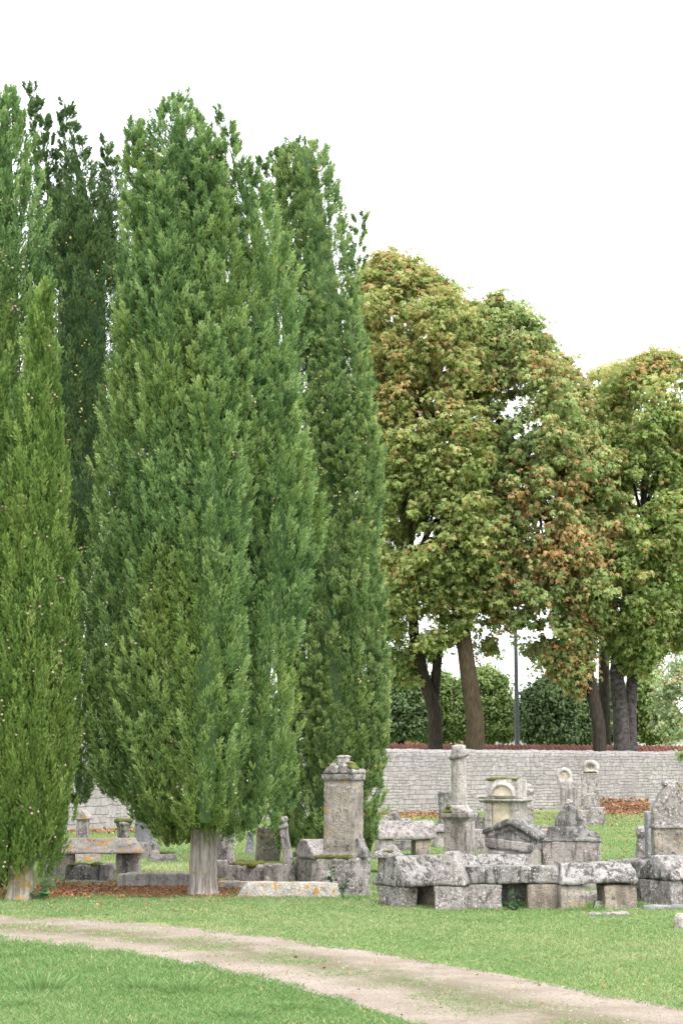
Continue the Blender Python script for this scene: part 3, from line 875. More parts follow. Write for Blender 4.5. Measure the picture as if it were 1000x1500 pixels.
# niche monument with an arch
t = empty('niche_monument', G(741, 1228), R(-24), 'small stone aedicule with a cream niche under a round arch', 'monument')
Sh().box(0, 0.03, -0.04, 0.80, 0.62, 0.85).build('core', M['pale'], t, 0.022, 0.010)
for sx in (-1, 1):
    Sh().box(0.31 * sx, -0.30, -0.04, 0.17, 0.10, 0.85).box(0.31 * sx, -0.30, 0.64, 0.2, 0.13, 0.10).build('pilaster', M['pale'], t, 0.02, 0.008)
Sh().box(0, -0.285, -0.02, 0.44, 0.03, 0.82).build('niche', M['cream'], t, 0.012, 0.002)
Sh().box(0, 0, 0.80, 0.96, 0.80, 0.04).box(0, 0, 0.84, 1.04, 0.88, 0.07, 0.93, 0.93).build('cornice', M['grey'], t, 0.02, 0.010)
s = Sh().box(0, 0.05, 0.90, 0.80, 0.55, 0.40)
for i in range(13):
    a0, a1 = math.pi * i / 13, math.pi * (i + 1) / 13
    s.prism([(0.24 * math.cos(a0), 0.93 + 0.24 * math.sin(a0)), (0.30 * math.cos(a0), 0.93 + 0.30 * math.sin(a0)), (0.30 * math.cos(a1), 0.93 + 0.30 * math.sin(a1)), (0.24 * math.cos(a1), 0.93 + 0.24 * math.sin(a1))], -0.29, -0.15)
s.build('attic', M['pale'], t, 0.018, 0.007)
Sh().disc(0, 0.93, 0.235, -0.245, -0.15, 20, 0, math.pi).build('arch_panel', M['cream'], t, 0.012, 0.002)
s = Sh()
for i in range(26):
    s.ball((random.uniform(-0.38, 0.36), random.uniform(-0.2, 0.25), 1.30), (0.1, 0.09, random.uniform(0.03, 0.05)))
s.build('moss', M['moss'], t, 0.02, 0.014)
s = Sh()
for i in range(14):
    s.ball((-0.46 + 0.07 * i, -0.40, 0.895), (0.08, 0.03, 0.018))
s.build('moss', M['moss'], t, 0.016, 0.010)
t = Sh().box(0, 0, -0.04, 0.34, 0.34, 1.0).box(0, 0, 0.95, 0.40, 0.38, 0.10).ball((-0.04, 0, 1.1), (0.17, 0.15, 0.12)).ball((0.1, 0, 1.08), (0.1, 0.1, 0.1)).build('crumbling_pillar', M['grey'], None, 0.022, 0.02)
t.location = G(770, 1221); tag(t, 'square pillar with a crumbling top right behind the niche monument', 'monument')

# big block with an obelisk cap
t = empty('capped_tomb', G(836, 1300), R(-5), 'massive square tomb block with sloped cap and pointed top', 'tomb')
Sh().box(0, 0, -0.04, 0.76, 0.6, 0.66).build('block', M['rose'], t, 0.02, 0.010)
Sh().box(0, 0, 0.61, 0.80, 0.64, 0.04, 0.97, 0.97).box(-0.02, 0, 0.645, 0.62, 0.5, 0.16, 0.85, 0.8).box(0.3, -0.05, 0.64, 0.2, 0.45, 0.1, 0.5, 0.9).build('cap', M['dark'], t, 0.018, 0.014)
Sh().prism([(-0.21, 0.79), (0.2, 0.79), (0.19, 0.87), (0.09, 1.03), (0.03, 1.09), (-0.04, 1.09), (-0.11, 1.02), (-0.19, 0.9)], -0.14, 0.14).build('gable', M['dark'], t, 0.018, 0.012)
Sh().box(0, 0, 1.08, 0.10, 0.1, 0.05).ball((-0.02, 0, 1.13), 0.035).build('finial', M['speckled'], t, 0.012, 0.010)
block('orange_spotted_block', 797, 1262, 'squat block spotted orange behind the pediment monument', 'stone', 0.2, 0.3, 0.54, -10, 'lichened', 0.9, 0.9)
block('low_ruin', 790, 1236, 'low dark ruined stone left of the capped tomb block', 'stone', 0.5, 0.3, 0.36, 0, 'dark', 0.85, 0.8, rough=0.035)

# pair of roundel steles far back by the wall
t = empty('roundel_stele', G(866, 1208), R(-10), 'tall stele crowned by a scroll roundel, mossy below the ring', 'monument')
Sh().box(0, 0, -0.04, 0.62, 0.5, 0.45).box(0.18, -0.1, -0.04, 0.40, 0.4, 0.52).build('base', M['speckled'], t, 0.026, 0.012)
Sh().box(-0.02, 0, 0.42, 0.5, 0.36, 0.98, 0.97, 0.95).build('shaft', M['speckled'], t, 0.024, 0.010)
s = Sh()
for i in range(18):
    a = 2 * math.pi * i / 18
    s.ball((0.17 * math.cos(a), 0, 1.56 + 0.14 * math.sin(a)), (0.085, 0.12, 0.08))
s.box(0, 0, 1.38, 0.42, 0.3, 0.06).ball((0, 0.02, 1.55), (0.11, 0.05, 0.09))
s.build('roundel', M['pale'], t, 0.022, 0.010)
s = Sh()
for i in range(7):
    s.ball((-0.15 + 0.05 * i, -0.14, 1.43), (0.05, 0.04, 0.035))
s.build('moss', M['moss'], t, 0.018, 0.010)
t = empty('fluted_stele', G(831, 1214), R(-10), 'grey stele with a fluted shaft and a round pale medallion', 'monument')
s = Sh().box(0, 0, -0.04, 0.52, 0.34, 0.34).box(0.05, 0, 0.29, 0.46, 0.3, 0.9, 0.95, 0.95)
for i in range(4):
    s.box(-0.1 + 0.1 * i, -0.16, 0.5, 0.04, 0.04, 0.55)
s.build('shaft', M['grey'], t, 0.022, 0.010)
s = Sh()
for i in range(16):
    a = 2 * math.pi * i / 16
    s.ball((-0.06 + 0.15 * math.cos(a), 0, 1.34 + 0.16 * math.sin(a)), (0.07, 0.1, 0.07))
s.box(-0.02, 0, 1.14, 0.36, 0.24, 0.1)
s.build('ring', M['pale'], t, 0.022, 0.010)
Sh().disc(-0.06, 1.34, 0.115, -0.05, 0.05).build('medallion', M['cream'], t, 0.016, 0.003)

# gabled tomb at the right edge
t = empty('gabled_tomb', G(985, 1283), R(-4), 'large speckled tomb with a pointed gable and moss at the right edge', 'tomb')
Sh().box(0.02, 0, -0.04, 0.62, 0.5, 0.74, 0.98, 0.98).build('block', M['brown'], t, 0.02, 0.010)
s = Sh().box(0.02, 0, 0.69, 0.66, 0.54, 0.05).prism([(-0.30, 0.73), (0.36, 0.73), (0.36, 0.90), (0.24, 1.13), (0.08, 1.33), (-0.05, 1.34), (-0.15, 1.21), (-0.28, 0.97)], -0.22, 0.22)
s.build('gable', M['speckled'], t, 0.02, 0.014)
s = Sh().box(-0.02, 0, 1.31, 0.2, 0.3, 0.06).ball((-0.06, 0, 1.36), (0.08, 0.1, 0.04)).ball((0.04, -0.03, 1.36), (0.08, 0.1, 0.045))
s.build('crest', M['speckled'], t, 0.018, 0.016)
s = Sh()
for i in range(9):
    s.ball((0.09 + 0.025 * i, -0.06, 1.315 - 0.040 * i), (0.04, 0.17, 0.025))
s.build('moss', M['moss'], t, 0.016, 0.010)
block('smooth_upright_slab', 951, 1266, 'smooth bluish slab set on end beside the gabled tomb', 'headstone', 0.12, 0.25, 0.86, 0, 'blue', 0.98, 0.98, rough=0.006)
block('crumbled_masonry', 941, 1262, 'heap of crumbled pale masonry left of the smooth bluish slab', 'stone', 0.22, 0.25, 0.58, 0, 'speckled', 0.7, 0.8, rough=0.045)
block('dark_rubble', 950, 1282, 'dark rough rubble at the foot of the gabled tomb', 'stone', 0.34, 0.3, 0.26, 0, 'dark', 0.75, 0.8, rough=0.045)

# ------------------------------------------------------------------ cemetery wall
def wall(name, p0, p1, h, th, mat, label, ext=0.0):
    p0, p1 = np.array(p0, float), np.array(p1, float)
    L = np.linalg.norm(p1 - p0)
    d = (p1 - p0) / L
    nrm = np.array((d[1], -d[0]))             # faces the camera side
    n, k = int(L / 0.12) + 1, 17
    V, U, Fq = [], [], []
    prof = [(0.0, z) for z in np.linspace(-0.1, h, k)] + [(-th * 0.5, h + 0.07), (-th, h), (-th, -0.1)]
    m = len(prof)
    for i in range(n):
        s_ = L * i / (n - 1)
        for j, (o, z) in enumerate(prof):
            q = p0 + d * s_
            w = mnoise.noise((s_ * 0.7, z * 0.9, 3)) * 0.05 + mnoise.noise((s_ * 4, z * 5, 7)) * 0.02 if j < k else 0
            zz = z + (mnoise.noise((s_ * 1.3, 0, 11)) * 0.045 + mnoise.noise((s_ * 5, 0, 5)) * 0.03 if z > h - 0.2 else 0)
            V.append((q[0] + nrm[0] * (o + w), q[1] + nrm[1] * (o + w), zz))
            U.append((s_, z - o))
    for i in range(n - 1):
        for j in range(m - 1):
            Fq.append((i * m + j, (i + 1) * m + j, (i + 1) * m + j + 1, i * m + j + 1))
    me = np_mesh(name, np.array(V), np.array(Fq), None, True)
    uvl = me.uv_layers.new(name='uv')
    idx = np.empty(len(me.loops), dtype=np.int32)
    me.loops.foreach_get('vertex_index', idx)
    uvl.data.foreach_set('uv', np.array(U, dtype=np.float32)[idx].ravel())
    return tag(link(name, me, M[mat]), label, 'wall')


wall('stone_wall', (-12.0, 31.7), (1.0, 59.7), 2.12, 0.45, 'wall_near', 'limestone block wall running back between the two front cypresses')
wall('stone_wall', (0.98, 59.75), (9.6, 65.2), 2.12, 0.45, 'wall_far', 'pale coursed rubble wall behind the gravestones, below the red tiles')
wall('stone_wall', (9.55, 65.35), (24.0, 74.6), 2.10, 0.45, 'wall_far', 'greyer stretch of rubble wall at the right edge of the photo')


def tiled_wall():
    p0, p1 = np.array((-4.0, 70.5)), np.array((24.0, 84.0))
    L = np.linalg.norm(p1 - p0); d = (p1 - p0) / L; nrm = np.array((d[1], -d[0]))
    t = empty('tiled_wall', (p0[0], p0[1], 0), 0, 'low wall with a coping of red roof tiles behind the chestnut trunks', 'wall')
    bm = Sh()
    ang = math.atan2(d[1], d[0])
    me = bpy.data.meshes.new('wall')
    s = bmesh.new()
    bmesh.ops.create_cube(s, size=1.0, matrix=Matrix.Rotation(ang, 4, 'Z') @ Matrix.Translation((L / 2, 0, 1.13)) @ Matrix.Diagonal((L, 0.3, 2.26, 1)))
    s.to_mesh(me); s.free()
    link('wall', me, M['render_pink'], t)
    nu = int(L / 0.22) * 8
    rows = [(0.42, 2.16), (0.28, 2.30), (0.28, 2.27), (0.14, 2.42), (0.14, 2.39), (0.0, 2.54), (-0.42, 2.2)]
    V, Fq = [], []
    for i in range(nu + 1):
        sx = L * i / nu
        w = 0.035 * math.cos(2 * math.pi * i / 8)
        for o, z in rows:
            q = d * sx + nrm * o
            V.append((q[0], q[1], z + w))
    m = len(rows)
    for i in range(nu):
        for j in range(m - 1):
            Fq.append((i * m + j, (i + 1) * m + j, (i + 1) * m + j + 1, i * m + j + 1))
    link('tile_coping', np_mesh('tile_coping', np.array(V), np.array(Fq), None, True), M['tile'], t)


tiled_wall()


# ------------------------------------------------------------------ houses beyond
def house(name, x0, x1, Y, eave, ridge, depth, mat, label, wins):
    t = empty(name, ((x0 + x1) / 2, Y, 0), 0, label, 'house')
    w = x1 - x0

    def bxm(nm, c, sz, mt, par):
        me = bpy.data.meshes.new(nm)
        b = bmesh.new()
        bmesh.ops.create_cube(b, size=1.0, matrix=Matrix.Translation(c) @ Matrix.Diagonal((sz[0], sz[1], sz[2], 1)))
        b.to_mesh(me); b.free()
        return link(nm, me, mt, par)
    me = bpy.data.meshes.new('wall')
    hw = w / 2
    v = [(-hw, 0, 0), (hw, 0, 0), (hw, 0, eave), (-hw, 0, eave), (-hw, depth, 0), (hw, depth, 0), (hw, depth, eave), (-hw, depth, eave), (-hw, depth / 2, ridge - .05), (hw, depth / 2, ridge - .05)]
    me.from_pydata(v, [], [(0, 1, 2, 3), (5, 4, 7, 6), (1, 5, 6, 9, 2), (4, 0, 3, 8, 7)])
    link('wall', me, mat, t)
    me = bpy.data.meshes.new('roof')
    o = 0.4
    k = (ridge - eave) / (depth / 2)
    v = []
    for x in (-hw - o, hw + o):
        for z in (0.0, 0.14):
            v += [(x, -o, eave - o * k + z), (x, depth / 2, ridge + z), (x, depth + o, eave - o * k + z)]
    me.from_pydata(v, [], [(0, 6, 7, 1), (1, 7, 8, 2), (3, 4, 10, 9), (4, 5, 11, 10), (0, 1, 4, 3), (1, 2, 5, 4), (6, 9, 10, 7), (7, 10, 11, 8), (0, 3, 9, 6), (2, 8, 11, 5)])
    rf = link('roof', me, M['tile'], t)
    bxm('chimney', (hw * 0.5, depth / 2, ridge + 0.4), (0.6, 0.6, 1.2), M['render_pink'], rf)
    for wx, wz, ww, wh in wins:
        f = bxm('window', (wx, -0.012, wz), (ww + 0.16, 0.08, wh + 0.16), M['render_white'], t)
        bxm('pane', (wx, -0.04, wz), (ww, 0.06, wh), M['glass'], f)


house('house', 0.5, 6.6, 104, 3.4, 4.9, 8, M['render_orange'], 'ochre rendered house glimpsed behind the leftmost chestnut trunk', [(-1.6, 1.7, 1.0, 1.3), (1.5, 1.7, 1.0, 1.3)])
house('house', 7.9, 9.7, 112, 3.5, 4.6, 7, M['render_pink'], 'pink rendered house glimpsed beside the middle chestnut trunk', [(0.0, 1.7, 0.9, 1.3)])
house('house', 9.9, 14.8, 108, 3.5, 4.8, 8, M['render_white'], 'long white house beyond the tiled wall behind the concrete lamp post', [(-1.5, 1.8, 1.0, 1.3), (1.2, 1.8, 1.0, 1.3)])
house('house', 17.0, 24.0, 112, 3.6, 5.0, 8, M['render_white'], 'white house glimpsed past the double chestnut trunk at right', [(-2.0, 1.8, 1.0, 1.3), (1.5, 1.8, 1.0, 1.3)])

# lamp post
t = empty('lamp_post', (W(757, 1090, 80).x, 80, 0), 0, 'slim grey lamp post rising between the clipped lindens', 'lamp post')
V, Fq = tube_np([(0, 0, 0), (0, 0, 3.5), (0, 0, 8.8)], [0.13, 0.115, 0.08], 10)
link('pole', np_mesh('pole', V, Fq, None, True), M['metal'], t)
V, Fq = tube_np([(0, 0, 8.7), (0.1, -0.4, 9.0), (0.15, -1.0, 9.1)], [0.05, 0.045, 0.04], 8)
link('arm', np_mesh('arm', V, Fq, None, True), M['metal'], t)
Sh().ball((0.16, -1.2, 9.08), (0.13, 0.32, 0.08)).build('lantern', M['metal'], t, 0.03, 0.0)


# ------------------------------------------------------------------ cypresses
def spire_sample(sp, Y, n, back=0.35, lo=0.0):
    """random points on a stacked-ring envelope given in pixels: axis points, radii, azimuths, outward vectors"""
    prof = sorted(sp, key=lambda a: -a[0])
    C = np.array([tuple(W(x, y, Y)) for y, x, r in prof])
    Rr = np.array([r / F * Y for y, x, r in prof])
    seg = np.linalg.norm(np.diff(C, axis=0), axis=1)
    cum = np.concatenate([[0], np.cumsum(seg)])
    tt_ = np.linspace(0, cum[-1], 400)
    rr = np.interp(tt_, cum, Rr) + 0.2
    cdf = np.cumsum(rr); cdf /= cdf[-1]
    k_ = np.arange(n)
    s = np.interp((k_ * 0.7548776662 + rng.random() + rng.normal(size=n) * 0.002) % 1.0, cdf, tt_)
    c = np.stack([np.interp(s, cum, C[:, i]) for i in range(3)], 1)
    r = np.interp(s, cum, Rr)
    az = 2 * math.pi * ((k_ * 0.5698402910 + rng.random()) % 1.0) + rng.normal(size=n) * 0.08
    out = np.stack([np.cos(az), np.sin(az), np.zeros(n)], 1)
    keep = (out[:, 1] < 0.25) | (rng.random(n) < back)
    dz = np.gradient(Rr, np.maximum(cum, 1e-6) + np.arange(len(cum)) * 1e-6)
    return c[keep], r[keep], out[keep], (s / cum[-1])[keep]


def flames(sp, n, Y, h=(140, 300), r=(20, 32), seed=5, dY=0.0, ylim=(250, 1180)):
    """upright flame-shaped boughs standing on the front of a spire, in the same pixel units"""
    q = random.Random(seed)
    prof = sorted(sp, key=lambda a: -a[0])
    ys = [-a[0] for a in prof]
    out = []
    for i in range(n):
        y0 = ylim[0] + (ylim[1] - ylim[0]) * ((i * 0.618 + q.random() * 0.3) % 1.0)
        hh, rr = min(q.uniform(*h), y0 - 215), q.uniform(*r)
        a = math.pi * (0.08 + 0.84 * ((i * 0.381966 * 1.7 + 0.13 * q.random()) % 1.0))
        rings = []
        for k, (f, g) in enumerate(((0.0, 0.35), (0.15, 0.85), (0.4, 1.0), (0.65, 0.75), (0.85, 0.4), (1.0, 0.08))):
            y = y0 - hh * f
            xc = np.interp(-y, ys, [p[1] for p in prof]); R_ = np.interp(-y, ys, [p[2] for p in prof])
            rings.append((y, xc - (R_ * 0.86) * math.cos(a), rr * g))
            if k == 2:
                dd = -(R_ * 0.86) * math.sin(a) / F * Y
        out.append((rings, dY + dd))
    return out


def cypress(name, label, base, Y, spires, mat, trunk, n_plume, tufts, plume=(0.14, 0.55), lean=0.22, blade=0.075, wid=0.010, tip_l=0.10, per=11, cones=(400, 'cone'), spread=0.55, squash=1.0, tint0=0.42, warm=0.0):
    base = Vector(base)
    t = empty(name, base, 0, label, 'tree', 'cypresses of the graveyard')
    tot = sum(sum(r for _, _, r in sp) / len(sp) * abs(max(y for y, _, _ in sp) - min(y for y, _, _ in sp)) for sp, _ in spires)
    Os, As, Ts, Ws = [], [], [], []
    cores = []
    cone_p = []
    for sp, dY in spires:
        wgt = sum(r for _, _, r in sp) / len(sp) * abs(max(y for y, _, _ in sp) - min(y for y, _, _ in sp)) / tot
        n = int(n_plume * wgt)
        c, r, out, s = spire_sample(sp, Y + dY, n)
        n = len(c)
        rp = plume[0] * rng.uniform(0.6, 1.35, n) * np.clip(r / 0.5, 0.28, 1.0)
        lp = plume[1] * rng.uniform(0.6, 1.4, n) * np.clip(r / 0.35, 0.45, 1.0)
        wm = np.clip(warm * 1.6 * (1 - s) + warm * 1.6 * sines(c[:, 0] + out[:, 0] * r, c[:, 2] * 0.45, 2.6, 55) + 0.10 * rng.normal(size=n), 0, 1)
        clump = sines(c[:, 0] + out[:, 0] * r, c[:, 2] * 0.5, 5.0, 31) * 0.12
        outer = rng.random(n) < 0.62
        rho = np.maximum(r - rp * 0.9, 0) * np.clip(np.where(outer, rng.uniform(0.92, 1.06, n), rng.uniform(0.70, 0.90, n)) + clump, 0.55, 1.14)
        rp = rp * np.where(outer, 0.85, 1.15)
        O = c + out * rho[:, None] - np.array((0, 0, 1.0)) * (lp * 0.45)[:, None]
        ax = unit(out * lean * rng.uniform(0.3, 1.6, n)[:, None] + np.array((0, 0, 1.0)) + rng.normal(size=(n, 3)) * 0.08)
        pt = tint0 + 0.19 * rng.normal(size=n)
        m = tufts
        O = np.repeat(O, m, 0); ax = np.repeat(ax, m, 0); rp = np.repeat(rp, m); lp = np.repeat(lp, m); outm = np.repeat(out, m, 0); pt = np.repeat(pt, m); wm = np.repeat(wm, m)
        k = len(O)
        u = rng.random(k) ** 0.85
        fl = 1.75 * np.sqrt(np.clip(u, 0, 1)) * np.clip(1 - u, 0, 1) ** 0.75
        a = rng.uniform(0, 2 * math.pi, k)
        e1 = unit(np.cross(ax, np.array((0.3, 1.0, 0.1)))); e2 = np.cross(ax, e1)
        rad = np.cos(a)[:, None] * e1 + np.sin(a)[:, None] * e2
        # keep mostly the outward side of each plume
        rad = np.where(((rad * outm).sum(1) < -0.35)[:, None], -rad, rad)
        Pn = O + ax * (u * lp)[:, None] + rad * (fl * rp * np.sqrt(rng.uniform(0.35, 1.0, k)))[:, None]
        Ad = unit(ax * 1.0 + rad * spread * (1 - 0.5 * u)[:, None] + rng.normal(size=(k, 3)) * 0.16)
        Os.append(Pn); As.append(Ad); Ts.append(pt + 0.20 * (u - 0.5) + 0.11 * rng.normal(size=k)); Ws.append(wm)
        # solid core added inside the spire to block light, hidden by the tufts
        prof = sorted(sp, key=lambda q: -q[0])
        ring = []
        sg = 18
        for y, x, rr in prof:
            cc = W(x, y, Y + dY)
            q = max(rr / F * Y * 0.62 - 0.09, 0.003)
            ring.append([(cc.x + q * math.cos(2 * math.pi * j / sg), cc.y + q * math.sin(2 * math.pi * j / sg), cc.z) for j in range(sg)])
        Vc = np.array(ring).reshape(-1, 3)
        Fc = [(i * sg + j, i * sg + (j + 1) % sg, (i + 1) * sg + (j + 1) % sg, (i + 1) * sg + j) for i in range(len(prof) - 1) for j in range(sg)]
        cores.append((Vc, np.array(Fc)))
        c2, r2, o2, _ = spire_sample(sp, Y + dY, int(cones[0] * 2.2 * wgt), 0.1)
        # cones sit in loose groups
        gr = rng.integers(0, max(1, len(c2) // 6), len(c2))
        cp = c2[gr] + o2[gr] * (r2[gr] * rng.uniform(0.97, 1.06, len(c2)))[:, None] + rng.normal(size=(len(c2), 3)) * np.array((0.06, 0.04, 0.07))
        cone_p.append(cp)
    P = np.concatenate(Os); A = np.concatenate(As); Tn = np.concatenate(Ts)
    k = len(P)
    P = np.repeat(P, per, 0); A = np.repeat(A, per, 0); Tn = np.repeat(Tn, per)
    n = len(P)
    j = np.tile(np.arange(per), k)
    along = (j / (per - 1)) * tip_l * rng.uniform(0.7, 1.2, n)
    phi = j * 2.4 + rng.uniform(0, 0.8, n) + np.repeat(rng.uniform(0, 6.28, k), per)
    th = 0.62 * (1 - 0.7 * j / per) + 0.1 * rng.normal(size=n)
    e1 = unit(np.cross(A, np.array((0.2, 1.0, 0.33)))); e2 = np.cross(A, e1)
    D = unit(A * np.cos(th)[:, None] + np.sin(th)[:, None] * (np.cos(phi)[:, None] * e1 + np.sin(phi)[:, None] * e2))
    V, Fq = blades(P + A * along[:, None], D, blade * rng.uniform(0.65, 1.25, n), wid * rng.uniform(0.8, 1.3, n))
    tint = np.repeat(np.clip(Tn + 0.10 * (j / per - 0.4) + 0.06 * rng.normal(size=n), 0, 1), 4)
    Vc, Fc = join_np(cores)
    tint = np.concatenate([tint, np.full(len(Vc), 0.2)])
    warmth = np.concatenate([np.repeat(np.concatenate(Ws), per * 4), np.zeros(len(Vc))])
    V, Fq = join_np([(V, Fq), (Vc, Fc)])
    V = V - np.array(tuple(base))
    link('crown', np_mesh('crown', V, Fq, {'tint': tint, 'rust': warmth}), M[mat], t)
    # trunk
    tm, pts, rad, fl = trunk
    s = Sh()
    pr = [(r, z) for r, z in zip(rad, pts)]
    s.lathe(0, 0, pr, 60, fl, 7)
    s.build('trunk', M[tm], t, 0.022, 0.014, 1)
    cp = np.concatenate(cone_p) - np.array(tuple(base))
    b = bmesh.new()
    bmesh.ops.create_icosphere(b, subdivisions=1, radius=1.0)
    bv = np.array([tuple(v.co) for v in b.verts]); bf = np.array([[v.index for v in f.verts] for f in b.faces]); b.free()
    rr = rng.uniform(0.013, 0.021, len(cp))
    Vn = (bv[None] * rr[:, None, None] + cp[:, None]).reshape(-1, 3)
    Fn = (bf[None] + (np.arange(len(cp)) * len(bv))[:, None, None]).reshape(-1, 3)
    tag(link('seed_cones', np_mesh('seed_cones', Vn, Fn, None, True), M[cones[1]], t), kind='stuff')
    return t


gA = G(30, 1318); gC = G(297, 1311); gE = G(492, 1276); gB = G(72, 1262)
YA, YC, YE, YB = gA.y, gC.y, gE.y, gB.y
cypress('cypress_tree', 'slender pointed yellow-green cypress in front at the left edge, on a lichened stump-like trunk', gA, YA, [
    ([(1258, 36, 40), (1240, 38, 50), (1150, 42, 56), (1000, 44, 66), (900, 46, 60), (800, 50, 47), (700, 54, 34), (600, 58, 24), (520, 61, 14), (470, 63, 7), (435, 64, 2)], -0.1),
    ([(1255, -5, 36), (1150, -15, 55), (1000, -25, 60), (800, -20, 48), (650, -12, 26), (560, -5, 8)], 0.0)],
    'cyp_yellow', ('trunk_lichen', [-0.05, 0.0, 0.1, 0.4, 1.6, 5.0], [0.2, 0.18, 0.155, 0.145, 0.12, 0.02], 0.04), 2100, 32, (0.09, 0.66), 0.12, 0.052, 0.0055, 0.09, 10, (420, 'cone'), 0.35, tint0=0.50, warm=0.1)
cypress('cypress_tree', 'tall cypress dotted with pale cones behind the slender yellow-green one', G(4, 1300), G(4, 1300).y, [
    ([(1270, 8, 30), (1150, 8, 70), (1000, 8, 84), (850, 6, 82), (700, 2, 76), (550, -2, 70), (420, -2, 64), (320, 0, 54), (240, 4, 40), (190, 8, 25), (160, 12, 12), (145, 14, 4)], 0.0)],
    'cyp_mid', ('bark_brown', [-0.05, 0.3, 1.6, 7.0], [0.17, 0.15, 0.13, 0.03], 0.03), 1700, 32, (0.10, 0.5), 0.25, 0.048, 0.006, 0.075, 10, (420, 'cone'), 0.5, tint0=0.40, warm=0.2)
cypress('cypress_tree', 'dark cypress with three ragged tips behind the leftmost one', gB, YB, [
    ([(1172, 116, 10), (1150, 116, 20), (1090, 112, 24), (1000, 114, 20), (900, 112, 32), (750, 118, 66), (600, 120, 72), (450, 120, 70), (350, 118, 58), (290, 114, 34)], 0.0),
    ([(420, 90, 34), (330, 78, 24), (240, 68, 16), (180, 58, 11), (130, 47, 4)], 0.1),
    ([(380, 122, 36), (290, 122, 26), (220, 110, 16), (180, 100, 9), (152, 95, 3)], -0.1),
    ([(420, 160, 20), (330, 165, 14), (260, 166, 12), (205, 154, 3)], 0.0)],
    'cyp_dark', ('bark_dark', [-0.05, 0.3, 2.0, 9.0], [0.24, 0.2, 0.17, 0.03], 0.03), 2900, 28, (0.12, 0.36), 0.46, 0.040, 0.0058, 0.060, 10, (420, 'cone_yellow'), 0.65, tint0=0.45, warm=0.05)
C_MAIN = [(1214, 292, 66), (1188, 286, 96), (1150, 279, 112), (1100, 273, 119), (1000, 272, 120), (900, 276, 122), (800, 284, 122), (650, 292, 118), (500, 292, 104), (400, 286, 90), (300, 270, 74), (230, 264, 50), (190, 262, 32), (162, 262, 20), (143, 262, 7)]
cypress('cypress_tree', 'huge broad cypress with a bare pale trunk in the middle of the group', gC, YC, [
    (C_MAIN, 0.0),
    ([(1172, 206, 30), (1140, 190, 44), (1100, 182, 47), (1000, 178, 46), (900, 174, 42), (750, 182, 42), (600, 198, 38), (450, 208, 30), (350, 208, 26), (260, 205, 19), (215, 200, 12), (178, 196, 4)], -0.35),
    ([(1205, 300, 30), (1120, 300, 44), (950, 305, 48), (750, 310, 44), (600, 312, 32), (520, 312, 14), (480, 312, 4)], -1.0),
    ([(1190, 245, 30), (1100, 238, 42), (900, 236, 44), (700, 240, 40), (500, 245, 34), (380, 246, 26), (300, 242, 12), (265, 240, 4)], -0.75),
    ([(700, 330, 34), (550, 326, 38), (420, 322, 34), (300, 312, 26), (220, 300, 16), (172, 296, 4)], -0.45),
    ([(1212, 366, 36), (1185, 372, 45), (1120, 374, 48), (1000, 378, 44), (900, 388, 46), (800, 402, 48), (740, 408, 44), (650, 404, 36), (560, 400, 22), (510, 398, 5)], -0.35),
    ([(820, 432, 30), (780, 436, 34), (720, 434, 26), (660, 430, 12), (630, 428, 3)], -0.1),
    ([(700, 396, 34), (560, 392, 40), (450, 392, 40), (380, 384, 36), (310, 368, 32), (262, 350, 24), (215, 336, 14), (165, 328, 4)], -0.1),
    ([(1238, 260, 14), (1215, 253, 26), (1180, 246, 40), (1130, 228, 54)], 0.25),
    ([(330, 372, 14), (290, 376, 9), (240, 384, 3)], 0.1)] + flames(C_MAIN, 26, YC, (130, 280), (20, 32), 5, -0.05, (400, 1190)),
    'cyp_mid', ('trunk_grey', [-0.05, 0.0, 0.06, 0.2, 0.6, 1.2, 5.0], [0.215, 0.20, 0.185, 0.172, 0.165, 0.160, 0.08], 0.05), 8600, 33, (0.095, 0.34), 0.42, 0.036, 0.0050, 0.060, 10, (420, 'cone'), 0.6, tint0=0.49, warm=0.18)
E_MAIN = [(1252, 488, 45), (1200, 487, 66), (1100, 488, 76), (950, 489, 74), (800, 488, 72), (650, 483, 66), (500, 477, 58), (400, 469, 52), (320, 456, 46), (260, 447, 46), (238, 446, 44), (222, 446, 34), (212, 446, 12)]
cypress('cypress_tree', 'blunt-topped grey-green cypress at the right end of the group', gE, YE, [
    (E_MAIN, 0.0),
    ([(1248, 540, 5), (1200, 536, 14), (1120, 530, 20), (1000, 526, 20), (850, 522, 18), (720, 518, 8)], -0.3),
    ([(400, 516, 14), (350, 521, 13), (325, 528, 10), (312, 532, 4)], 0.1),
    ([(420, 414, 26), (340, 410, 25), (290, 409, 22), (250, 408, 20), (228, 408, 14), (216, 410, 5)], 0.1),
    ([(1240, 430, 22), (1100, 424, 36), (950, 420, 40), (750, 424, 36), (550, 424, 32), (420, 420, 24), (340, 416, 12), (300, 414, 4)], 0.25)] + flames(E_MAIN, 20, YE, (90, 190), (15, 24), 8, -0.05, (330, 1230)),
    'cyp_grey', ('bark_dark', [-0.05, 0.3, 2.0, 8.0], [0.22, 0.18, 0.16, 0.03], 0.03), 5400, 29, (0.095, 0.23), 0.46, 0.033, 0.0054, 0.050, 10, (420, 'cone_yellow'), 0.65, tint0=0.50, warm=0.08)


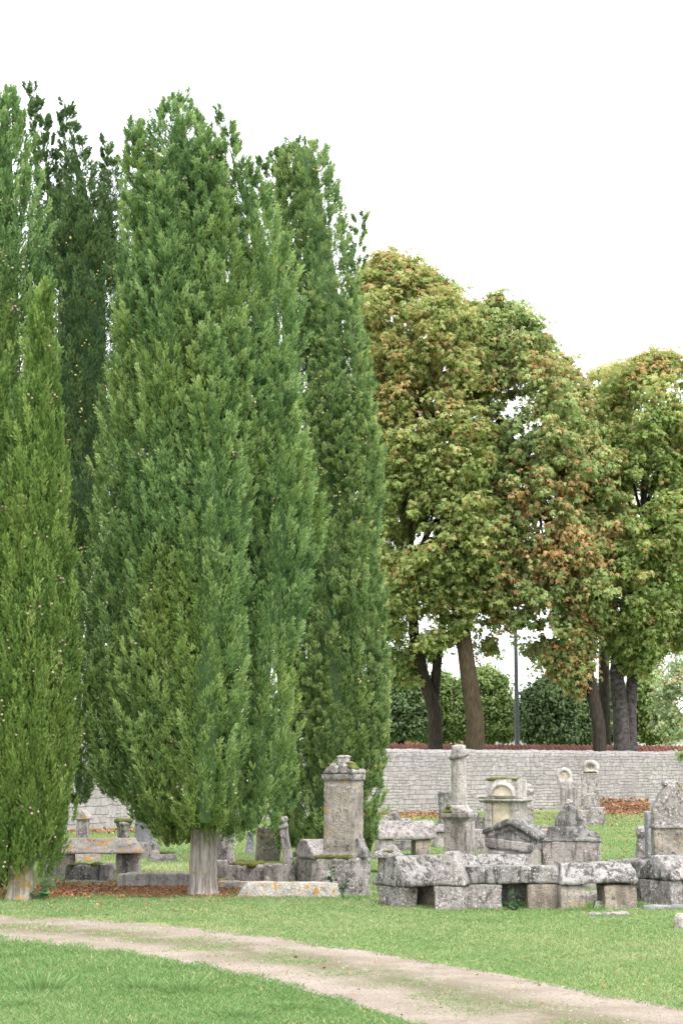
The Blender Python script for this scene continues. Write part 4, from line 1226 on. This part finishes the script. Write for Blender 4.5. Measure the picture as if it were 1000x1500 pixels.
# ------------------------------------------------------------------ broadleaved trees
def broadleaf(name, label, cat_group, Y, trunk_px, spires, mat, bark, n_clump, per, leaf, leaflets=5, clump_r=0.75, rust=0.2, rust_top=0.25, lowest=0.0, r0=0.45, tint0=0.5, shell=0.3, droop=0.35, limbs=26, fork=None):
    g = W(trunk_px[0][0], trunk_px[0][1], Y)
    base = Vector((g.x, Y, 0))
    t = empty(name, base, 0, label, 'tree', cat_group)
    tot = sum(sum(r * r for _, _, r in sp) / len(sp) * abs(sp[0][0] - sp[-1][0]) for sp, _ in spires)
    Cc, Rc, Sf = [], [], []
    for sp, dY in spires:
        w = sum(r * r for _, _, r in sp) / len(sp) * abs(sp[0][0] - sp[-1][0]) / tot
        c, r, out, s = spire_sample(sp, Y + dY, int(n_clump * w), 0.55)
        k = rng.random(len(c)) ** shell * np.where(rng.random(len(c)) < 0.12, rng.uniform(1.0, 1.16, len(c)), 1.0)
        r = r * (1 + 0.20 * sines(c[:, 0] + 2.5 * out[:, 0] + c[:, 2] * 0.3, c[:, 2] + 2.0 * out[:, 1], 0.9, 41))
        hole = sines(c[:, 0] + out[:, 0] * r, c[:, 2], 1.5, 43) < -0.42
        kp = ~(hole & (rng.random(len(c)) < 0.85) & (shell < 0.35))
        c, r, out, s, k = c[kp], r[kp], out[kp], s[kp], k[kp]
        Cc.append(c + out * (np.maximum(r * 1.06 - clump_r * 0.5, 0.1) * k)[:, None]); Rc.append(clump_r * rng.uniform(0.45, 1.5, len(c))); Sf.append(s)
    C = np.concatenate(Cc); Rr = np.concatenate(Rc); Sf = np.concatenate(Sf)
    n = len(C)
    # trunk and limbs
    tp = [Vector((base.x, Y, -0.1))] + [W(x, y, Y) for x, y in trunk_px[1:]]
    items = [tube_np(tp, np.linspace(r0 * 1.08, r0 * 0.62, len(tp)), 14)]
    stems = [tp]
    if fork:
        fp = [Vector((base.x + fork[0], Y + 0.25, -0.1))] + [W(x, y, Y + 0.25) for x, y in fork[1]]
        items.append(tube_np(fp, np.linspace(r0 * 0.85, r0 * 0.45, len(fp)), 12)); stems.append(fp)
    top = tp[-1]
    for i in rng.choice(n, min(limbs, n), replace=False):
        e = Vector(C[i])
        st = random.choice(stems)
        a = st[-1] if random.random() < 0.6 else st[-2].lerp(st[-1], random.random())
        m1 = a.lerp(e, 0.35) + Vector((random.uniform(-.3, .3), random.uniform(-.3, .3), 0.5))
        m2 = a.lerp(e, 0.7) + Vector((random.uniform(-.3, .3), random.uniform(-.3, .3), 0.3))
        q = r0 * random.uniform(0.2, 0.42)
        items.append(tube_np([a, m1, m2, e], [q, q * 0.65, q * 0.4, 0.02], 6))
    V, Fq = join_np(items)
    link('trunk', np_mesh('trunk', V - np.array(tuple(base)), Fq, None, True), M[bark], t)
    # leaves: domed clumps, thicker above than below
    P = np.repeat(C, per, 0); q = np.repeat(Rr, per); sf = np.repeat(Sf, per)
    k = len(P)
    d = unit(rng.normal(size=(k, 3)))
    d[:, 2] = np.where((d[:, 2] < -0.25) & (rng.random(k) < 0.6), -d[:, 2], d[:, 2])
    rad = q * rng.uniform(0.2, 1.25, k)
    P = P + d * rad[:, None] * np.array((1.0, 1.0, 0.72))
    ok = P[:, 2] > lowest
    P, d, sf = P[ok], d[ok], sf[ok]
    cl = np.repeat(np.arange(n), per)[ok]
    k = len(P)
    nrm = unit(d * 0.8 + np.array((0, 0, 0.5)) + rng.normal(size=(k, 3)) * 0.5)
    e1 = unit(np.cross(nrm, rng.normal(size=(k, 3)))); e2 = np.cross(nrm, e1)
    rn = rust + rust_top * (sf - 0.5) + 0.22 * sines(C[:, 0] * 1.0, C[:, 2], 0.55, 77)[cl] + 0.16 * rng.normal(size=n)[cl]
    rs = np.clip((rn + 0.30 * rng.normal(size=k) - 0.25) * 2.2, 0, 1)
    ti = np.clip(tint0 + 0.15 * rng.normal(size=n)[cl] + 0.12 * rng.normal(size=k) + 0.16 * (sf - 0.5), 0, 1)
    lf = leaf * rng.uniform(0.7, 1.25, k)
    m = leaflets
    ang = (np.arange(m) - (m - 1) / 2) * (1.05 if m > 1 else 0)
    Pm = np.repeat(P, m, 0); am = np.tile(ang, k) + 0.12 * rng.normal(size=k * m)
    E1 = np.repeat(e1, m, 0); E2 = np.repeat(e2, m, 0); N = np.repeat(nrm, m, 0)
    D = unit(np.cos(am)[:, None] * E1 + np.sin(am)[:, None] * E2 - N * droop)
    L = np.repeat(lf, m) * (1 - 0.22 * np.abs(np.tile(ang, k)) / max(0.1, abs(ang[0]) if m > 1 else 1))
    side = unit(np.cross(N, D)) * (L * (0.26 if m > 1 else 0.36))[:, None]
    mid = Pm + D * (L * 0.58)[:, None]
    Vv = np.stack([Pm, mid + side, Pm + D * L[:, None] - np.array((0, 0, 1)) * (L * 0.18)[:, None], mid - side], 1).reshape(-1, 3)
    Fv = np.arange(4 * k * m).reshape(-1, 4)
    link('crown', np_mesh('crown', Vv - np.array(tuple(base)), Fv, {'tint': np.repeat(ti, 4 * m), 'rust': np.repeat(rs, 4 * m)}), M[mat], t)
    return t


GC = 'big broadleaved trees behind the cemetery wall'
broadleaf('broadleaf_tree', 'dark forked tree with yellowing leaves, leftmost trunk behind the wall', GC, 71.0, [(640, 1100), (636, 1040), (618, 985), (606, 930), (600, 800)], [
    ([(1000, 585, 34), (960, 588, 54), (900, 596, 76), (820, 596, 80), (700, 590, 76), (560, 575, 66), (450, 560, 52), (395, 550, 26)], 0.8)], 'green', 'bark_dark', 700, 52, 0.16, 5, 0.5, 0.06, 0.25, 2.6, 0.30, fork=(-0.1, [(634, 1040), (640, 970), (650, 900), (640, 760)]))
broadleaf('broadleaf_tree', 'tallest yellow and rust tree on the thick mossy brown trunk', GC, 68.5, [(694, 1100), (696, 1060), (686, 990), (678, 930), (665, 800), (640, 640)], [
    ([(950, 625, 40), (890, 632, 86), (780, 640, 104), (660, 638, 112), (560, 635, 116), (490, 622, 102), (430, 597, 76), (395, 578, 48), (376, 568, 20)], 0.0)],
    'maple', 'bark_brown', 1500, 56, 0.155, 5, 0.50, 0.05, 0.30, 3.5, 0.38)
broadleaf('chestnut_tree', 'horse chestnut with drooping rusty leaves in the centre right', GC, 69.0, [(880, 1100), (876, 1060), (866, 1010), (855, 960), (830, 860), (790, 720)], [
    ([(1020, 850, 12), (985, 835, 32), (935, 808, 70), (885, 794, 100), (820, 800, 112), (720, 798, 114), (640, 782, 112), (570, 762, 98), (510, 742, 74), (465, 732, 48), (438, 734, 18)], 0.0),
    ([(960, 720, 14), (900, 712, 30), (760, 705, 46), (600, 705, 40), (500, 706, 30), (460, 712, 10)], 1.2),
    ([(720, 850, 52), (640, 842, 46), (575, 832, 34), (525, 826, 12)], 0.3)],
    'chestnut', 'bark_dark', 1500, 52, 0.185, 5, 0.52, 0.20, -0.12, 2.6, 0.27, droop=0.6)
broadleaf('broadleaf_tree', 'bushy green tree on a speckled double trunk at right', GC, 70.5, [(912, 1100), (908, 1040), (902, 985), (915, 900), (940, 760)], [
    ([(985, 935, 26), (945, 928, 60), (895, 932, 94), (820, 945, 110), (720, 955, 114), (640, 955, 106), (580, 955, 90), (545, 955, 66), (520, 958, 26)], 0.0),
    ([(960, 1015, 45), (900, 1030, 80), (650, 1040, 75), (540, 1030, 45), (518, 1020, 18)], 1.0)],
    'green', 'bark_spot', 1800, 56, 0.155, 5, 0.52, 0.02, 0.38, 2.4, 0.34, fork=(0.35, [(922, 1040), (926, 985), (935, 900), (960, 780)]))
broadleaf('broadleaf_tree', 'bright yellow-green tree peeping out behind the chestnut crown', GC, 79.0, [(884, 1095), (884, 1000), (884, 820)], [
    ([(800, 880, 45), (650, 882, 48), (570, 886, 40), (535, 892, 20)], 0.0)], 'maple', 'bark_dark', 150, 50, 0.22, 5, 0.65, -0.1, 0.0, 3.0, 0.3, tint0=0.8)
broadleaf('silver_tree', 'silvery-leaved tree hanging over the right end of the wall', None, 58.0, [(1050, 1190), (1050, 1100), (1040, 1000)], [
    ([(1112, 1000, 18), (1060, 992, 34), (1010, 1000, 44), (975, 1008, 34), (955, 1022, 14)], 0.0)], 'willow', 'bark_brown', 130, 50, 0.13, 3, 0.36, 0.0, 0.0, 1.7, 0.16, droop=0.7, limbs=10)
GL = 'clipped round lindens beyond the tiled wall'
for x, y0, y1, r, Yl, mt, lab in ((884, 1088, 1000, 38, 96, 'linden_dark', 'dark clipped linden seen between the slim trunk and the speckled double trunk'),
                                  (585, 1082, 975, 50, 88, 'linden_dark', 'dark clipped linden at the left, nearest the grey-green cypress'),
                                  (642, 1086, 985, 42, 92, 'linden', 'clipped linden seen between the two left trunks behind the wall'),
                                  (708, 1088, 978, 49, 90, 'linden', 'light green clipped linden between the mossy trunk and the lamp post'),
                                  (802, 1090, 995, 43, 86, 'linden_dark', 'dark clipped linden just right of the lamp post'),
                                  (846, 1090, 992, 38, 88, 'linden_dark', 'dark clipped linden before the slim dark trunk at right'),
                                  (948, 1086, 985, 46, 90, 'linden', 'clipped linden behind the speckled double trunk')):
    ym = (y0 + y1) / 2
    broadleaf('linden_tree', lab, GL, Yl, [(x, 1095), (x + 2, 1075), (x, 1050)], [
        ([(y0, x, r * 0.7), (y0 - 12, x, r * 0.95), (ym, x, r), (y1 + 22, x, r * 0.85), (y1 + 8, x, r * 0.5), (y1, x, r * 0.2)], 0.0)],
        mt, 'bark_dark', 320, 80, 0.17, 1, 0.45, 0.0, 0.0, 1.9, 0.2, shell=0.36, limbs=8)


# ------------------------------------------------------------------ weed by the left trunk
def weed():
    b = G(62, 1318)
    t = empty('weed_plant', b, 0, 'leafy weed with big round leaves beside the leftmost trunk', 'plant')
    its, Os, As, Ls = [], [], [], []
    for i in range(11):
        a = random.uniform(0, 6.28)
        h = random.uniform(0.05, 0.24) if i else 0.3
        e = (0.13 * math.cos(a) * random.uniform(0.3, 1.2), 0.1 * math.sin(a), h)
        its.append(tube_np([(0, 0, 0), (e[0] * 0.4, e[1] * 0.4, h * 0.7), e], [0.006, 0.005, 0.003], 5))
        for k in range(2 if i else 7):
            Os.append((e[0], e[1], e[2] - 0.02 * k)); As.append((math.cos(a + k * 2.2), math.sin(a + k * 2.2) - 0.4, random.uniform(-0.5, 0.3))); Ls.append(random.uniform(0.07, 0.11) if i else 0.035)
    V, Fq = join_np(its)
    link('stem', np_mesh('stem', V, Fq, {'tint': np.full(len(V), 0.6)}, True), M['weed'], t)
    O, A, L = np.array(Os), unit(np.array(As)), np.array(Ls)
    n = len(O)
    s = unit(np.cross(A, np.array((0.1, -0.5, 1.0))))
    outl = [(0.0, 0.0), (0.15, 0.32), (0.45, 0.45), (0.8, 0.3), (1.0, 0.0), (0.8, -0.3), (0.45, -0.45), (0.15, -0.32)]
    V = np.stack([O + A * (L * u)[:, None] + s * (L * w)[:, None] for u, w in outl], 1).reshape(-1, 3)
    link('leaves', np_mesh('leaves', V, np.arange(8 * n).reshape(-1, 8), {'tint': np.repeat(rng.random(n), 8)}), M['weed'], t)


weed()
pts = []
for i in range(28):
    a = 2 * math.pi * i / 28
    q = 1 + 0.12 * math.sin(3 * a + 1) + 0.06 * math.sin(7 * a)
    pts.append(G(215 + 165 * q * math.cos(a), 1293 - 19 * q * math.sin(a)))
blob_sheet('needle_soil', list(reversed(pts)) if (pts[1] - pts[0]).cross(pts[2] - pts[1]).z < 0 else pts, M['earth'], 0.004)
scatter_leaves('fallen_leaves', M['litter'], 'reddish brown fallen leaves on the bare soil under the big cypress',
               [(60, 380, 1292, 1316, 5200, 0.02), (0, 120, 1296, 1318, 900, 0.01), (180, 330, 1298, 1314, 2500, 0.02), (0, 1000, 1300, 1345, 260, 0.0), (0, 1000, 1345, 1500, 60, 0.0)], 0.05)
scatter_leaves('fallen_leaves', M['litter_orange'], 'orange fallen leaves drifted along the foot of the rubble wall',
               [(480, 655, 1189, 1200, 2600, 0.02), (100, 200, 1216, 1222, 600, 0.05), (872, 948, 1184, 1193, 6000, 0.40), (760, 1000, 1186, 1212, 500, 0.02), (560, 1000, 1200, 1262, 350, 0.0)], 0.07)
build_grass()

def build_gravel():
    n = 9000
    px = rng.uniform(-60, 1060, n)
    v = np.clip(rng.random(n), 0.01, 0.99)
    yy = np.interp(px, UX, UY) * (1 - v) + np.interp(px, LX, LY) * v
    C = np.array([tuple(G(a, b)) for a, b in zip(px, yy)])
    keep = rng.random(n) > 0.6 * np.exp(-((v - 0.46) / 0.2) ** 2)
    C = C[keep]; n = len(C)
    b = bmesh.new(); bmesh.ops.create_icosphere(b, subdivisions=1, radius=1.0)
    bv = np.array([tuple(q.co) for q in b.verts]); bf = np.array([[q.index for q in f.verts] for f in b.faces]); b.free()
    r = 0.003 + 0.008 * rng.random(n) ** 5
    V = bv[None] * np.stack([r * rng.uniform(0.8, 1.4, n), r * rng.uniform(0.8, 1.4, n), r * 0.7], 1)[:, None, :] + C[:, None] + np.array((0, 0, 0.005))
    Fq = bf[None] + (np.arange(n) * len(bv))[:, None, None]
    tag(link('gravel', np_mesh('gravel', V.reshape(-1, 3), Fq.reshape(-1, 3), None, True), M['pebble']), 'pale pebbles strewn along the track', 'gravel', kind='stuff')


build_gravel()

# ------------------------------------------------------------------ light
SUN_EL, SUN_AZ = R(52), R(150)                # azimuth from +Y towards +X: behind the camera, to the right
w = bpy.data.worlds.new('World')
scene.world = w
w.use_nodes = True
nt = w.node_tree
bg = nt.nodes['Background']
sky = nt.nodes.new('ShaderNodeTexSky')
sky.sky_type = 'NISHITA'
sky.sun_disc = False
sky.sun_elevation = SUN_EL
sky.sun_rotation = SUN_AZ
sky.dust_density = 4.0
mx = mix(nt, 0.82, sky.outputs[0], (8.6, 8.8, 8.9))
nt.links.new(mx, bg.inputs['Color'])
bg.inputs['Strength'].default_value = 0.12
sd = bpy.data.lights.new('sun', 'SUN')
sd.energy = 1.5
sd.angle = R(16)
sd.color = (1.0, 0.96, 0.9)
so = bpy.data.objects.new('sun', sd)
COL.objects.link(so)
dirv = Vector((math.sin(SUN_AZ) * math.cos(SUN_EL), math.cos(SUN_AZ) * math.cos(SUN_EL), math.sin(SUN_EL)))
so.rotation_euler = (-dirv).to_track_quat('-Z', 'Y').to_euler()
so.location = dirv * 50

scene.view_settings.view_transform = 'Standard'
scene.view_settings.look = 'None'
scene.view_settings.exposure = 1.65
scene.view_settings.gamma = 1
scene.render.engine = 'CYCLES'
scene.cycles.max_bounces = 10
scene.cycles.diffuse_bounces = 7
scene.cycles.transmission_bounces = 8
scene.cycles.use_denoising = True
